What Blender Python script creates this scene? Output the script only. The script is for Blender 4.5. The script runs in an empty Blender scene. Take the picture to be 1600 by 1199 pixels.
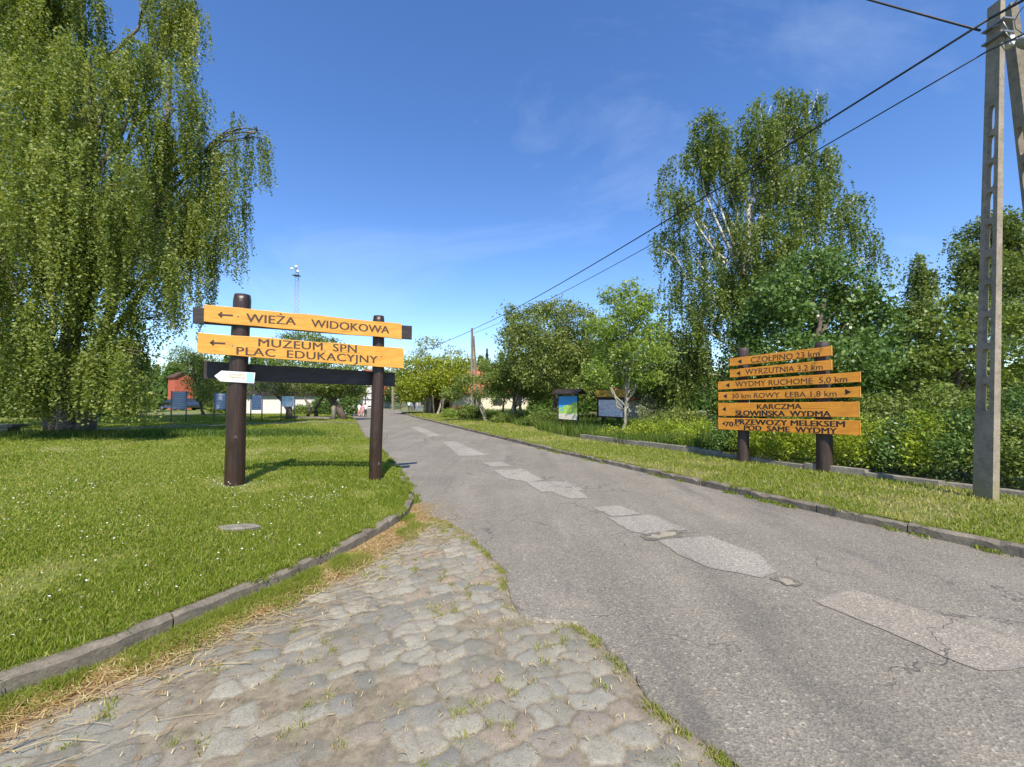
import bpy, math, random
import numpy as np
from mathutils import Vector, Matrix
rng = np.random.default_rng(7)
random.seed(7)
R = math.radians
S = bpy.context.scene
COL = S.collection

# ------------------------------------------------------------------ camera, sky, sun
F = 650.0                     # focal length in pixels of the 1600 px wide photograph
EYE = 1.6
PITCH = math.atan(23 / F)
cd = bpy.data.cameras.new('camera')
cam = bpy.data.objects.new('camera', cd); COL.objects.link(cam)
cam.location = (0, 0, EYE); cam.rotation_euler = (R(90) + PITCH, 0, 0)
cd.sensor_width = 36; cd.lens = F / 1600 * 36; cd.clip_start = 0.05; cd.clip_end = 5000
S.camera = cam

SUN_EL, SUN_AZ = 50.0, -10.0          # light travels away from the viewer, a little to the left
w = bpy.data.worlds.new("World"); S.world = w; w.use_nodes = True
nt = w.node_tree; nt.nodes.clear()
o_ = nt.nodes.new('ShaderNodeOutputWorld'); bg = nt.nodes.new('ShaderNodeBackground')
sky = nt.nodes.new('ShaderNodeTexSky'); sky.sky_type = 'NISHITA'; sky.sun_disc = False
sky.sun_elevation = R(SUN_EL); sky.sun_rotation = R(170); sky.altitude = 0; sky.air_density = 1.0
sky.dust_density = 0.15; sky.ozone_density = 4.0
tc = nt.nodes.new('ShaderNodeTexCoord'); mp = nt.nodes.new('ShaderNodeMapping'); mp.inputs['Scale'].default_value = (0.8, 1.6, 2.2)
mp.inputs['Rotation'].default_value = (0.3, 0.5, 0.35)
nz = nt.nodes.new('ShaderNodeTexNoise'); nz.inputs['Scale'].default_value = 1.6; nz.inputs['Detail'].default_value = 7; nz.inputs['Roughness'].default_value = 0.62
nz.inputs['Distortion'].default_value = 0.7
rp = nt.nodes.new('ShaderNodeValToRGB'); rp.color_ramp.elements[0].position = .52; rp.color_ramp.elements[0].color = (0, 0, 0, 1)
rp.color_ramp.elements[1].position = .85; rp.color_ramp.elements[1].color = (.16, .16, .16, 1)
mx = nt.nodes.new('ShaderNodeMix'); mx.data_type = 'RGBA'
hs = nt.nodes.new('ShaderNodeHueSaturation'); hs.inputs['Saturation'].default_value = 1.17; hs.inputs['Hue'].default_value = .508; hs.inputs['Value'].default_value = 1.0
L = nt.links.new
L(tc.outputs['Generated'], mp.inputs[0]); L(mp.outputs[0], nz.inputs['Vector']); L(nz.outputs[0], rp.inputs[0])
L(sky.outputs[0], hs.inputs['Color']); L(hs.outputs[0], mx.inputs[6]); L(rp.outputs[0], mx.inputs[0]); mx.inputs[7].default_value = (6.0, 6.6, 7.6, 1)
L(mx.outputs[2], bg.inputs[0]); bg.inputs[1].default_value = 0.15; L(bg.outputs[0], o_.inputs[0])

sd = bpy.data.lights.new('sun', 'SUN'); sd.energy = 5.0; sd.angle = R(0.53); sd.color = (1.0, .93, .82)
sun = bpy.data.objects.new('sun', sd); COL.objects.link(sun)
ld = Vector((math.sin(R(SUN_AZ)) * math.cos(R(SUN_EL)), math.cos(R(SUN_AZ)) * math.cos(R(SUN_EL)), -math.sin(R(SUN_EL))))
sun.rotation_euler = ld.to_track_quat('-Z', 'Y').to_euler(); sun.location = (5, -20, 30)
S.view_settings.view_transform = 'Standard'; S.view_settings.look = 'None'; S.view_settings.exposure = 0.62; S.view_settings.gamma = 1

# ------------------------------------------------------------------ pixel of the photograph -> point in the place
cp, sp = math.cos(PITCH), math.sin(PITCH)
def ray(px, py):
    x, u = (px - 800) / F, -(py - 599.5) / F
    return np.array([x, cp - u * sp, sp + u * cp])
def at(px, py, D):                     # on the ray at forward distance D
    r = ray(px, py); return np.array([0, 0, EYE]) + r * (D / r[1])
def gp(px, py, z=0.0):                 # where the ray meets height z
    r = ray(px, py); return np.array([0, 0, EYE]) + r * ((z - EYE) / r[2])

# ------------------------------------------------------------------ materials
def new_mat(name):
    m = bpy.data.materials.new(name); m.use_nodes = True
    b = m.node_tree.nodes['Principled BSDF']; return m, m.node_tree, b
def noise(nt, scale, detail=4, rough=.6, vec=None, dist=0):
    n = nt.nodes.new('ShaderNodeTexNoise'); n.inputs['Scale'].default_value = scale; n.inputs['Detail'].default_value = detail
    n.inputs['Roughness'].default_value = rough; n.inputs['Distortion'].default_value = dist
    if vec is not None: nt.links.new(vec, n.inputs['Vector'])
    return n.outputs['Fac']
def ramp(nt, fac, stops):
    r = nt.nodes.new('ShaderNodeValToRGB'); e = r.color_ramp.elements
    while len(e) < len(stops): e.new(.5)
    for k, (p, c) in enumerate(stops): e[k].position = p; e[k].color = (*c, 1) if len(c) == 3 else c
    nt.links.new(fac, r.inputs[0]); return r.outputs[0]
def mixc(nt, fac, a, b, mode='MIX'):
    m = nt.nodes.new('ShaderNodeMix'); m.data_type = 'RGBA'; m.blend_type = mode
    for v, i in ((fac, 0), (a, 6), (b, 7)):
        if hasattr(v, 'links'): nt.links.new(v, m.inputs[i])
        else: m.inputs[i].default_value = v if i == 0 else (*v, 1)
    return m.outputs[2]
def mathn(nt, op, a, b=0.0):
    m = nt.nodes.new('ShaderNodeMath'); m.operation = op
    for i, v in enumerate((a, b)):
        if hasattr(v, 'links'): nt.links.new(v, m.inputs[i])
        else: m.inputs[i].default_value = v
    return m.outputs[0]
def bump(nt, b, h, strength=.4, dist=.01):
    n = nt.nodes.new('ShaderNodeBump'); n.inputs['Strength'].default_value = strength; n.inputs['Distance'].default_value = dist
    nt.links.new(h, n.inputs['Height']); nt.links.new(n.outputs[0], b.inputs['Normal'])
def pos(nt, scale=(1, 1, 1), rot=(0, 0, 0), obj=False):
    if obj:
        t = nt.nodes.new('ShaderNodeTexCoord').outputs['Object']
    else:
        t = nt.nodes.new('ShaderNodeNewGeometry').outputs['Position']
    m = nt.nodes.new('ShaderNodeMapping'); m.inputs['Scale'].default_value = scale; m.inputs['Rotation'].default_value = rot
    nt.links.new(t, m.inputs[0]); return m.outputs[0]
def attr(nt, name):
    a = nt.nodes.new('ShaderNodeAttribute'); a.attribute_name = name; return a.outputs['Fac']

def plain(name, col, rough=.6, var=.15, scale=20, metal=0, bmp=.15):
    m, nt, b = new_mat(name); f = noise(nt, scale, 5, .65, pos(nt))
    lo = tuple(c * (1 - var) for c in col); hi = tuple(min(1, c * (1 + var)) for c in col)
    nt.links.new(ramp(nt, f, [(.3, lo), (.7, hi)]), b.inputs['Base Color'])
    b.inputs['Roughness'].default_value = rough; b.inputs['Metallic'].default_value = metal
    if bmp: bump(nt, b, f, bmp, .01)
    return m
def leaf_mat(name, a, b_, rough=.45, trans=.4, yel=None):
    m, nt, b = new_mat(name)
    yel = yel or tuple(min(1, x * 1.35) for x in b_)
    c = ramp(nt, attr(nt, 'v'), [(.0, a), (.6, b_), (1.0, yel)])
    nt.links.new(c, b.inputs['Base Color']); b.inputs['Roughness'].default_value = rough
    b.inputs['Specular IOR Level'].default_value = .35
    t = nt.nodes.new('ShaderNodeBsdfTranslucent'); mixs = nt.nodes.new('ShaderNodeMixShader'); out = nt.nodes['Material Output']
    tcol = mixc(nt, 1.0, c, (1.25, 1.2, .55), 'MULTIPLY')
    nt.links.new(tcol, t.inputs[0]); mixs.inputs[0].default_value = trans
    nt.links.new(b.outputs[0], mixs.inputs[1]); nt.links.new(t.outputs[0], mixs.inputs[2]); nt.links.new(mixs.outputs[0], out.inputs[0])
    return m
def asphalt(name, lo, hi, speck=.5, blend=None):
    m, nt, b = new_mat(name); p = pos(nt)
    big = noise(nt, .55, 5, .6, p); fine = noise(nt, 95, 3, .75, p); v = nt.nodes.new('ShaderNodeTexVoronoi'); v.inputs['Scale'].default_value = 75
    nt.links.new(p, v.inputs['Vector'])
    c = ramp(nt, big, [(.3, lo), (.7, hi)])
    streak = noise(nt, 1.0, 6, .6, pos(nt, (1.6, .22, 1), (0, 0, R(-24))))
    c = mixc(nt, ramp(nt, streak, [(.35, (0, 0, 0)), (.75, (.7, .7, .7))]), c, tuple(x * .68 for x in lo))
    sep = nt.nodes.new('ShaderNodeSeparateColor'); nt.links.new(v.outputs['Color'], sep.inputs[0])
    g = ramp(nt, sep.outputs[0], [(.0, (.45, .45, .45)), (.35, (.85, .85, .85)), (.8, (1.12, 1.1, 1.06)), (.94, (1.3, 1.28, 1.22)), (1., (2.2, 2.15, 2.05))])
    c = mixc(nt, speck, c, g, 'MULTIPLY')
    c = mixc(nt, .35, c, ramp(nt, fine, [(.3, (.4, .4, .4)), (.7, (1.5, 1.5, 1.5))]), 'MULTIPLY')
    # dusty sand tint in blotches
    d = noise(nt, 1.7, 8, .7, p)
    c = mixc(nt, ramp(nt, d, [(.52, (0, 0, 0)), (.8, (.4, .4, .4))]), c, (.31, .26, .19))
    # wheel-worn darker oily blotches
    ob = noise(nt, .9, 5, .65, pos(nt, (1.8, .35, 1), (0, 0, R(-24))), .6)
    c = mixc(nt, ramp(nt, ob, [(.58, (0, 0, 0)), (.70, (.5, .5, .5))]), c, (.085, .077, .07))
    # fine branching cracks
    cv = nt.nodes.new('ShaderNodeTexVoronoi'); cv.feature = 'DISTANCE_TO_EDGE'; cv.inputs['Scale'].default_value = .5
    wp = nt.nodes.new('ShaderNodeVectorMath'); wp.operation = 'ADD'; nn = nt.nodes.new('ShaderNodeTexNoise'); nn.inputs['Scale'].default_value = 2.4; nn.inputs['Detail'].default_value = 6
    nt.links.new(p, nn.inputs['Vector']); nt.links.new(p, wp.inputs[0]); nt.links.new(nn.outputs['Color'], wp.inputs[1]); nt.links.new(wp.outputs[0], cv.inputs['Vector'])
    ck = ramp(nt, cv.outputs['Distance'], [(.0, (1, 1, 1)), (.006, (0, 0, 0))])
    ck = mathn(nt, 'MULTIPLY', ck, ramp(nt, noise(nt, .7, 3, .5, p), [(.42, (0, 0, 0)), (.50, (.8, .8, .8))]))
    c = mixc(nt, ck, c, (.05, .045, .04))
    if blend:
        ed = mathn(nt, 'ADD', attr(nt, 'rim'), mathn(nt, 'MULTIPLY', mathn(nt, 'SUBTRACT', noise(nt, 9, 6, .75, p), .5), 1.5))
        c = mixc(nt, ramp(nt, ed, [(.55, (0, 0, 0)), (.95, (1, 1, 1))]), c, blend)
        ed2 = ramp(nt, mathn(nt, 'ADD', attr(nt, 'rim'), mathn(nt, 'MULTIPLY', noise(nt, 2.2, 4, .6, p), .9)), [(1.46, (0, 0, 0)), (1.5, (.65, .65, .65))]) if False else None
    nt.links.new(c, b.inputs['Base Color']); b.inputs['Roughness'].default_value = .85
    bump(nt, b, mathn(nt, 'SUBTRACT', mathn(nt, 'ADD', v.outputs['Distance'], fine), mathn(nt, 'MULTIPLY', ck, 2.0)), .55, .008)
    return m
def soil_grass(name, greens, dirt, lo=.5, hi=.72):
    m, nt, b = new_mat(name); p = pos(nt)
    a = noise(nt, 1.3, 8, .68, p); f = noise(nt, 40, 5, .7, p)
    c = mixc(nt, ramp(nt, a, [(lo, (0, 0, 0)), (hi, (1, 1, 1))]), ramp(nt, f, [(.3, greens[0]), (.7, greens[1])]), dirt)
    nt.links.new(c, b.inputs['Base Color']); b.inputs['Roughness'].default_value = .9; bump(nt, b, f, .8, .03); return m
def concrete(name, lo, hi, algae=None, grain=60):
    m, nt, b = new_mat(name); p = pos(nt)
    a = noise(nt, 3, 8, .7, p); f = noise(nt, grain, 4, .75, p)
    c = ramp(nt, a, [(.3, lo), (.7, hi)])
    c = mixc(nt, .5, c, ramp(nt, f, [(.3, (.55, .54, .52)), (.5, (1, 1, 1)), (.75, (1.35, 1.33, 1.3))]), 'MULTIPLY')
    st = noise(nt, 9, 8, .75, p)
    c = mixc(nt, ramp(nt, st, [(.50, (0, 0, 0)), (.72, (.75, .75, .75))]), c, tuple(x * .45 for x in lo))
    if algae:
        g = nt.nodes.new('ShaderNodeSeparateXYZ'); nt.links.new(pos(nt), g.inputs[0])
        h = mathn(nt, 'ADD', g.outputs['Z'], mathn(nt, 'MULTIPLY', noise(nt, 6, 4, .6, p), .7))
        c = mixc(nt, ramp(nt, h, [(.55, (.6, .6, .6)), (1.1, (0, 0, 0))]), c, algae)
    nt.links.new(c, b.inputs['Base Color']); b.inputs['Roughness'].default_value = .9; bump(nt, b, mathn(nt, 'ADD', f, a), .7, .012); return m
def wood(name, lo, hi, rough=.4, gloss=.4, knots=True, grain=(2.0, 30, 30)):
    m, nt, b = new_mat(name); o = pos(nt, grain, obj=True)
    g = noise(nt, 1.4, 6, .6, o, .4); g2 = noise(nt, 5, 4, .6, o)
    c = ramp(nt, g, [(.3, lo), (.68, hi)])
    c = mixc(nt, .35, c, ramp(nt, g2, [(.3, (.65, .6, .5)), (.7, (1.25, 1.2, 1.2))]), 'MULTIPLY')
    if knots:
        v = nt.nodes.new('ShaderNodeTexVoronoi'); v.inputs['Scale'].default_value = 1.6
        nt.links.new(pos(nt, (1.0, 1, 2.8), obj=True), v.inputs['Vector'])
        c = mixc(nt, ramp(nt, v.outputs['Distance'], [(.03, (.8, .8, .8)), (.075, (0, 0, 0))]), c, tuple(x * .28 for x in lo))
    # weathering: thin splits along the grain, faded and grimy patches
    spl = noise(nt, 1.0, 3, .5, pos(nt, (grain[0] * .35, grain[1] * 1.6, grain[2] * 1.6), obj=True))
    c = mixc(nt, ramp(nt, spl, [(.67, (0, 0, 0)), (.70, (.75, .75, .75))]), c, tuple(x * .25 for x in lo))
    gr = noise(nt, 3.0, 7, .7, pos(nt, (1, 1, 2), obj=True))
    c = mixc(nt, ramp(nt, gr, [(.50, (0, 0, 0)), (.75, (.45, .45, .45))]), c, tuple(x * .5 for x in lo))
    gf = noise(nt, 1.7, 5, .6, pos(nt, (1.3, 1, 3), obj=True), .3)
    c = mixc(nt, ramp(nt, gf, [(.55, (0, 0, 0)), (.8, (.35, .35, .35))]), c, tuple(min(1, x * 1.15 + .06) for x in hi))
    nt.links.new(c, b.inputs['Base Color']); b.inputs['Roughness'].default_value = rough; b.inputs['Specular IOR Level'].default_value = gloss
    bump(nt, b, mathn(nt, 'SUBTRACT', g2, spl), .35, .006); return m
def log_wood(name, lo, hi, rough=.36):
    m, nt, b = new_mat(name); o = pos(nt, (18, 18, 1.4), obj=True)
    g = noise(nt, 1.5, 7, .65, o, .3); big = noise(nt, 2.2, 4, .6, pos(nt, obj=True))
    c = ramp(nt, g, [(.32, lo), (.66, hi)])
    v = nt.nodes.new('ShaderNodeTexVoronoi'); v.inputs['Scale'].default_value = 3.2; nt.links.new(pos(nt, (1, 1, .8), obj=True), v.inputs['Vector'])
    c = mixc(nt, ramp(nt, v.outputs['Distance'], [(.05, (.55, .55, .55)), (.1, (0, 0, 0))]), c, (.16, .13, .11))
    # worn pale cracks running down the log
    cr = noise(nt, 1.1, 3, .5, pos(nt, (30, 30, .9), obj=True))
    c = mixc(nt, ramp(nt, cr, [(.66, (0, 0, 0)), (.70, (.5, .5, .5))]), c, (.008, .006, .005))
    nt.links.new(c, b.inputs['Base Color']); nt.links.new(ramp(nt, big, [(.3, (rough - .06,) * 3), (.7, (rough + .22,) * 3)]), b.inputs['Roughness'])
    b.inputs['Specular IOR Level'].default_value = .5; bump(nt, b, mathn(nt, 'ADD', g, big), .5, .012); return m

M = {}
M['asphalt'] = asphalt('asphalt', (.192, .170, .134), (.252, .225, .178), .62)
M['patch'] = asphalt('asphalt_patch', (.285, .256, .213), (.325, .293, .243), .6, (.205, .183, .155))
M['patch2'] = asphalt('asphalt_patch_pink', (.265, .228, .182), (.305, .265, .212), .6, (.205, .183, .155))
M['lawn'] = soil_grass('lawn_soil', ((.11, .135, .022), (.18, .20, .04)), (.20, .17, .085), .56, .74)
M['verge'] = soil_grass('verge_soil', ((.10, .12, .028), (.18, .185, .055)), (.26, .21, .12), .48, .7)
M['meadow'] = soil_grass('meadow', ((.05, .075, .015), (.10, .125, .03)), (.12, .12, .05), .55, .8)
M['dirt'] = soil_grass('dirt_path', ((.14, .125, .09), (.22, .195, .15)), (.25, .22, .17))
M['kerb'] = concrete('kerb_concrete', (.10, .085, .062), (.24, .205, .155), None, 30)
M['pole'] = concrete('pole_concrete', (.20, .165, .12), (.33, .28, .21), (.22, .20, .085), 45)
M['grey_conc'] = concrete('grey_concrete', (.13, .118, .092), (.27, .24, .19), None, 30)
M['orange'] = wood('orange_board', (.50, .225, .026), (.70, .36, .055), .38, .45)
M['orange2'] = wood('amber_board', (.50, .19, .015), (.70, .30, .032), .36, .45)
M['orange_old'] = wood('worn_amber_board', (.34, .13, .02), (.56, .23, .03), .5, .35)
M['letters'] = plain('routed_letters', (.055, .028, .016), .7, .3, 60)
M['letters_black'] = plain('black_letters', (.012, .010, .010), .6, .3, 60)
M['post'] = log_wood('stained_log', (.014, .008, .005), (.048, .023, .014))
M['post2'] = log_wood('weathered_log', (.018, .011, .008), (.055, .033, .024), .55)
M['beam'] = wood('dark_beam', (.018, .014, .014), (.045, .034, .032), .5, .35, False)
M['brown'] = wood('brown_timber', (.06, .028, .016), (.12, .06, .03), .6, .3, False)
M['white'] = plain('white_plate', (.66, .66, .64), .4, .04, 8, bmp=0)
M['blue_block'] = plain('blue_print', (.28, .55, .78), .4, .1, 8, bmp=0)
M['gold_print'] = plain('ochre_print', (.42, .27, .06), .5, .1, 8, bmp=0)
M['grey_print'] = plain('grey_print', (.25, .27, .30), .5, .1, 8, bmp=0)
M['steel'] = plain('galvanised_steel', (.24, .24, .24), .45, .12, 12, .6)
M['black'] = plain('black_rubber', (.015, .015, .016), .55, .3, 30)
M['cream'] = plain('cream_plaster', (.62, .57, .42), .85, .08, 2)
M['whitewall'] = plain('white_plaster', (.58, .565, .53), .85, .06, 2)
M['dark_timber'] = plain('dark_timber', (.03, .022, .018), .7, .3, 8)
M['glass'] = plain('window_glass', (.03, .04, .05), .08, .2, 2, bmp=0)
M['brick'] = plain('red_brick', (.42, .10, .05), .8, .3, 5)
def tiles():
    m, nt, b = new_mat('roof_tiles'); f = noise(nt, 2.5, 6, .7, pos(nt)); wv = nt.nodes.new('ShaderNodeTexWave'); wv.bands_direction = 'Z'
    wv.inputs['Scale'].default_value = 5; wv.inputs['Distortion'].default_value = 1.0; nt.links.new(pos(nt), wv.inputs['Vector'])
    c = ramp(nt, f, [(.3, (.34, .085, .035)), (.7, (.55, .17, .075))])
    c = mixc(nt, .45, c, ramp(nt, wv.outputs['Fac'], [(.0, (.45, .45, .45)), (.5, (1.1, 1.1, 1.1))]), 'MULTIPLY')
    nt.links.new(c, b.inputs['Base Color']); b.inputs['Roughness'].default_value = .8; return m
M['tiles'] = tiles()
def birch_bark(name='birch_bark', dark=False):
    m, nt, b = new_mat(name); f = noise(nt, 1.6, 6, .7, pos(nt, (3, 3, 14))); g = noise(nt, 1.2, 5, .7, pos(nt))
    c = ramp(nt, f, [(.40, (.05, .042, .035)), (.50, (.60, .57, .50) if not dark else (.16, .135, .105)), (1, (.72, .69, .62) if not dark else (.26, .23, .18))])
    c = mixc(nt, ramp(nt, g, [(.5, (0, 0, 0)), (.7, (.7, .7, .7))]), c, (.10, .08, .06))
    nt.links.new(c, b.inputs['Base Color']); b.inputs['Roughness'].default_value = .8; bump(nt, b, f, .6, .03); return m
M['birch'] = birch_bark(); M['birch_old'] = birch_bark('old_birch_bark', True)
M['bark'] = concrete('brown_bark', (.075, .055, .038), (.16, .125, .09))
M['bark_pale'] = concrete('pale_bark', (.25, .23, .17), (.42, .39, .30))
M['lf_birch'] = leaf_mat('birch_leaves', (0.109, 0.153, 0.029), (0.224, 0.277, 0.054), .5, .40, (0.384, 0.400, 0.133))
M['lf_birch2'] = leaf_mat('tall_birch_leaves', (0.073, 0.118, 0.025), (0.157, 0.213, 0.045), .5, .38, (0.269, 0.314, 0.090))
M['lf_dark'] = leaf_mat('dark_leaves', (0.052, 0.101, 0.024), (0.113, 0.192, 0.042), .36, .3, (0.244, 0.330, 0.104))
M['lf_mid'] = leaf_mat('mid_leaves', (0.089, 0.137, 0.029), (0.185, 0.250, 0.048), .45, .38, (0.322, 0.370, 0.097))
M['lf_light'] = leaf_mat('light_leaves', (.13, .21, .035), (.27, .37, .065), .4, .45, (.45, .50, .18))
M['lf_yellow'] = leaf_mat('yellow_green_leaves', (0.161, 0.207, 0.021), (0.310, 0.356, 0.029), .5, .42, (0.437, 0.460, 0.057))
M['lf_pale'] = leaf_mat('pale_leaves', (0.176, 0.220, 0.110), (0.297, 0.341, 0.187), .5, .35, (0.440, 0.473, 0.308))
M['lf_shrub'] = leaf_mat('shrub_leaves', (0.143, 0.198, 0.022), (0.330, 0.418, 0.037), .45, .42, (0.446, 0.505, 0.059))
M['lf_olive'] = leaf_mat('olive_leaves', (.095, .14, .03), (.20, .25, .055), .5, .38, (.34, .37, .12))
M['lf_red'] = leaf_mat('reddish_leaves', (0.130, 0.085, 0.040), (0.220, 0.150, 0.070), .5, .35, (0.300, 0.220, 0.100))
M['lf_needle'] = leaf_mat('needles', (0.025, 0.045, 0.018), (0.050, 0.085, 0.030), .6, .15)
M['grass'] = leaf_mat('grass_blades', (.105, .165, .013), (.24, .30, .028), .5, .45, (.48, .42, .15))
M['tallgrass'] = leaf_mat('tall_grass', (.055, .105, .014), (.13, .20, .03), .45, .45, (.30, .32, .10))
M['straw'] = leaf_mat('dry_straw', (.24, .125, .05), (.46, .32, .13), .6, .2, (.66, .56, .30))
M['daisy'] = plain('daisy_white', (.85, .85, .82), .6, .05, 10, bmp=0)

# ------------------------------------------------------------------ mesh helpers
def tag(o, label=None, cat=None, group=None, kind=None):
    for k, v in (('label', label), ('category', cat), ('group', group), ('kind', kind)):
        if v: o[k] = v
    return o
def empty(name, loc, label, cat, group=None, rz=0):
    o = bpy.data.objects.new(name, None); COL.objects.link(o); o.location = [float(c) for c in loc]; o.rotation_euler = (0, 0, rz)
    o.empty_display_size = .3
    return tag(o, label, cat, group)
def link(name, me, mat=None, parent=None, world=True):
    o = bpy.data.objects.new(name, me); COL.objects.link(o)
    if mat is not None and not me.materials:
        for m_ in (mat if isinstance(mat, (list, tuple)) else [mat]): me.materials.append(m_)
    if parent is not None:
        o.parent = parent
        if world:
            o.matrix_parent_inverse = (Matrix.Translation(parent.location) @ parent.rotation_euler.to_matrix().to_4x4()).inverted() if parent.parent is None else parent_world(parent).inverted()
    return o
def parent_world(o):
    m = Matrix.Translation(o.location) @ o.rotation_euler.to_matrix().to_4x4() @ Matrix.Diagonal((*o.scale, 1))
    if o.parent: m = parent_world(o.parent) @ o.matrix_parent_inverse @ m
    return m
def fast(name, V, Fc, mat, parent=None, attrs=None, smooth=False, fattr=None, origin=None):
    """V (n,3), Fc (m,k) equal-sized faces"""
    V = np.asarray(V, dtype=np.float32); Fc = np.asarray(Fc, dtype=np.int32)
    if origin is not None: V = V - np.asarray(origin, dtype=np.float32)
    me = bpy.data.meshes.new(name)
    me.vertices.add(len(V)); me.vertices.foreach_set('co', V.ravel())
    k = Fc.shape[1]; me.loops.add(Fc.size); me.loops.foreach_set('vertex_index', Fc.ravel())
    me.polygons.add(len(Fc)); me.polygons.foreach_set('loop_start', np.arange(0, Fc.size, k, dtype=np.int32))
    if smooth: me.polygons.foreach_set('use_smooth', np.ones(len(Fc), dtype=bool))
    for nm, arr in (attrs or {}).items():
        a = me.attributes.new(nm, 'FLOAT', 'POINT'); a.data.foreach_set('value', np.asarray(arr, dtype=np.float32))
    for nm, arr in (fattr or {}).items():
        a = me.attributes.new(nm, 'FLOAT', 'FACE'); a.data.foreach_set('value', np.asarray(arr, dtype=np.float32))
    me.update(calc_edges=True); me.validate()
    o = link(name, me, mat, parent)
    if origin is not None:
        if parent is None: o.location = [float(c) for c in origin]
        else: o.location = [float(c) for c in origin]
    return o
class MB:
    def __init__(s): s.v = []; s.f = []; s.m = []; s.cur = 0; s.sm = []
    def add(s, vs, fs, mi=None, smooth=False):
        b = len(s.v); s.v += [tuple(float(c) for c in v) for v in vs]; s.f += [tuple(b + i for i in f) for f in fs]
        s.m += [s.cur if mi is None else mi] * len(fs); s.sm += [smooth] * len(fs); return s
    def prism(s, poly, direction, mi=None):
        """closed prism: poly list of 3D points, swept by a vector"""
        n = len(poly); d = np.asarray(direction, float); a = [np.asarray(p, float) for p in poly]; b = [p + d for p in a]
        fs = [tuple(range(n))[::-1], tuple(range(n, 2 * n))] + [(i, (i + 1) % n, n + (i + 1) % n, n + i) for i in range(n)]
        return s.add(a + b, fs, mi)
    def box(s, c, h, rz=0, mi=None, rx=0, ry=0, taper=1.0):
        m = Matrix.Rotation(rz, 3, 'Z') @ Matrix.Rotation(ry, 3, 'Y') @ Matrix.Rotation(rx, 3, 'X')
        vs = []
        for z in (-1, 1):
            t = taper if z > 0 else 1
            for x, y in ((-1, -1), (1, -1), (1, 1), (-1, 1)):
                p = m @ Vector((x * h[0] * t, y * h[1] * t, z * h[2])); vs.append((c[0] + p.x, c[1] + p.y, c[2] + p.z))
        return s.add(vs, [(3, 2, 1, 0), (4, 5, 6, 7), (0, 1, 5, 4), (1, 2, 6, 5), (2, 3, 7, 6), (3, 0, 4, 7)], mi)
    def tube(s, pts, rad, n=8, mi=None, cap=True, noise_=0, smooth=True):
        pts = [np.asarray(p, float) for p in pts]; rad = [rad] * len(pts) if np.isscalar(rad) else list(rad)
        vs = []; up = None
        for i, p in enumerate(pts):
            t = pts[min(i + 1, len(pts) - 1)] - pts[max(i - 1, 0)]; t = t / (np.linalg.norm(t) + 1e-9)
            if up is None: up = np.array([1., 0, 0]) if abs(t[0]) < .9 else np.array([0, 1., 0])
            u = up - t * np.dot(up, t); u /= np.linalg.norm(u) + 1e-9; up = u; v = np.cross(t, u)
            for k in range(n):
                a = 2 * math.pi * k / n; r = rad[i] * (1 + (random.uniform(-noise_, noise_) if noise_ else 0))
                vs.append(p + (u * math.cos(a) + v * math.sin(a)) * r)
        fs = [(i * n + k, i * n + (k + 1) % n, (i + 1) * n + (k + 1) % n, (i + 1) * n + k) for i in range(len(pts) - 1) for k in range(n)]
        b = len(s.v); s.add(vs, fs, mi, smooth)
        if cap:
            s.f += [tuple(b + k for k in range(n))[::-1], tuple(b + (len(pts) - 1) * n + k for k in range(n))]; s.m += [s.cur if mi is None else mi] * 2; s.sm += [False] * 2
        return s
    def lathe(s, c, prof, n=16, mi=None, axis='Z'):
        vs = []
        for r, h in prof:
            for k in range(n):
                a = 2 * math.pi * k / n
                p = (r * math.cos(a), r * math.sin(a), h) if axis == 'Z' else ((h, r * math.cos(a), r * math.sin(a)) if axis == 'X' else (r * math.cos(a), h, r * math.sin(a)))
                vs.append((c[0] + p[0], c[1] + p[1], c[2] + p[2]))
        fs = [(i * n + k, i * n + (k + 1) % n, (i + 1) * n + (k + 1) % n, (i + 1) * n + k) for i in range(len(prof) - 1) for k in range(n)]
        return s.add(vs, fs, mi, True)
    def build(s, name, mat, parent=None, origin=None, bevel=0):
        me = bpy.data.meshes.new(name); o3 = np.zeros(3) if origin is None else np.asarray(origin, float)
        me.from_pydata([(v[0] - o3[0], v[1] - o3[1], v[2] - o3[2]) for v in s.v], [], s.f); me.update()
        me.polygons.foreach_set('use_smooth', s.sm)
        ob = link(name, me, mat, parent)
        me.polygons.foreach_set('material_index', s.m)
        if origin is not None: ob.location = [float(c) for c in o3]
        if bevel:
            b = ob.modifiers.new('bevel', 'BEVEL'); b.width = bevel; b.segments = 2; b.limit_method = 'ANGLE'; b.harden_normals = False
        return ob

# ------------------------------------------------------------------ lines of the place (X as a function of Y)
def sm(x, a, b): t = np.clip((x - a) / (b - a), 0, 1); return t * t * (3 - 2 * t)
def pxl(lst, z=0.0): return np.array([gp(x, y, z)[:2] for x, y in lst])
kl = pxl([(21, 1084), (140, 1042), (240, 997), (384, 935), (454, 905), (530, 868), (603, 828), (637, 805)])
kl = np.vstack([[(-7.5, -6.0), (-4.6, -1.0), (-3.1, 1.6)], kl, pxl([(646, 786), (640, 766), (625, 742), (606, 717), (572, 682), (558, 659)]),
                [(-15.6, 40.), (-20.3, 50), (-25, 57)]])
kr = np.vstack([[(9.5, -6.0), (7.2, 0.)], pxl([(1591, 868.6), (1304, 807), (1204, 784), (1087, 757), (981, 733), (862, 705.5), (645, 652)]), [(-11.6, 44.), (-14.4, 54.), (-15.6, 58), (-20, 64), (-40, 68)]])
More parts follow.
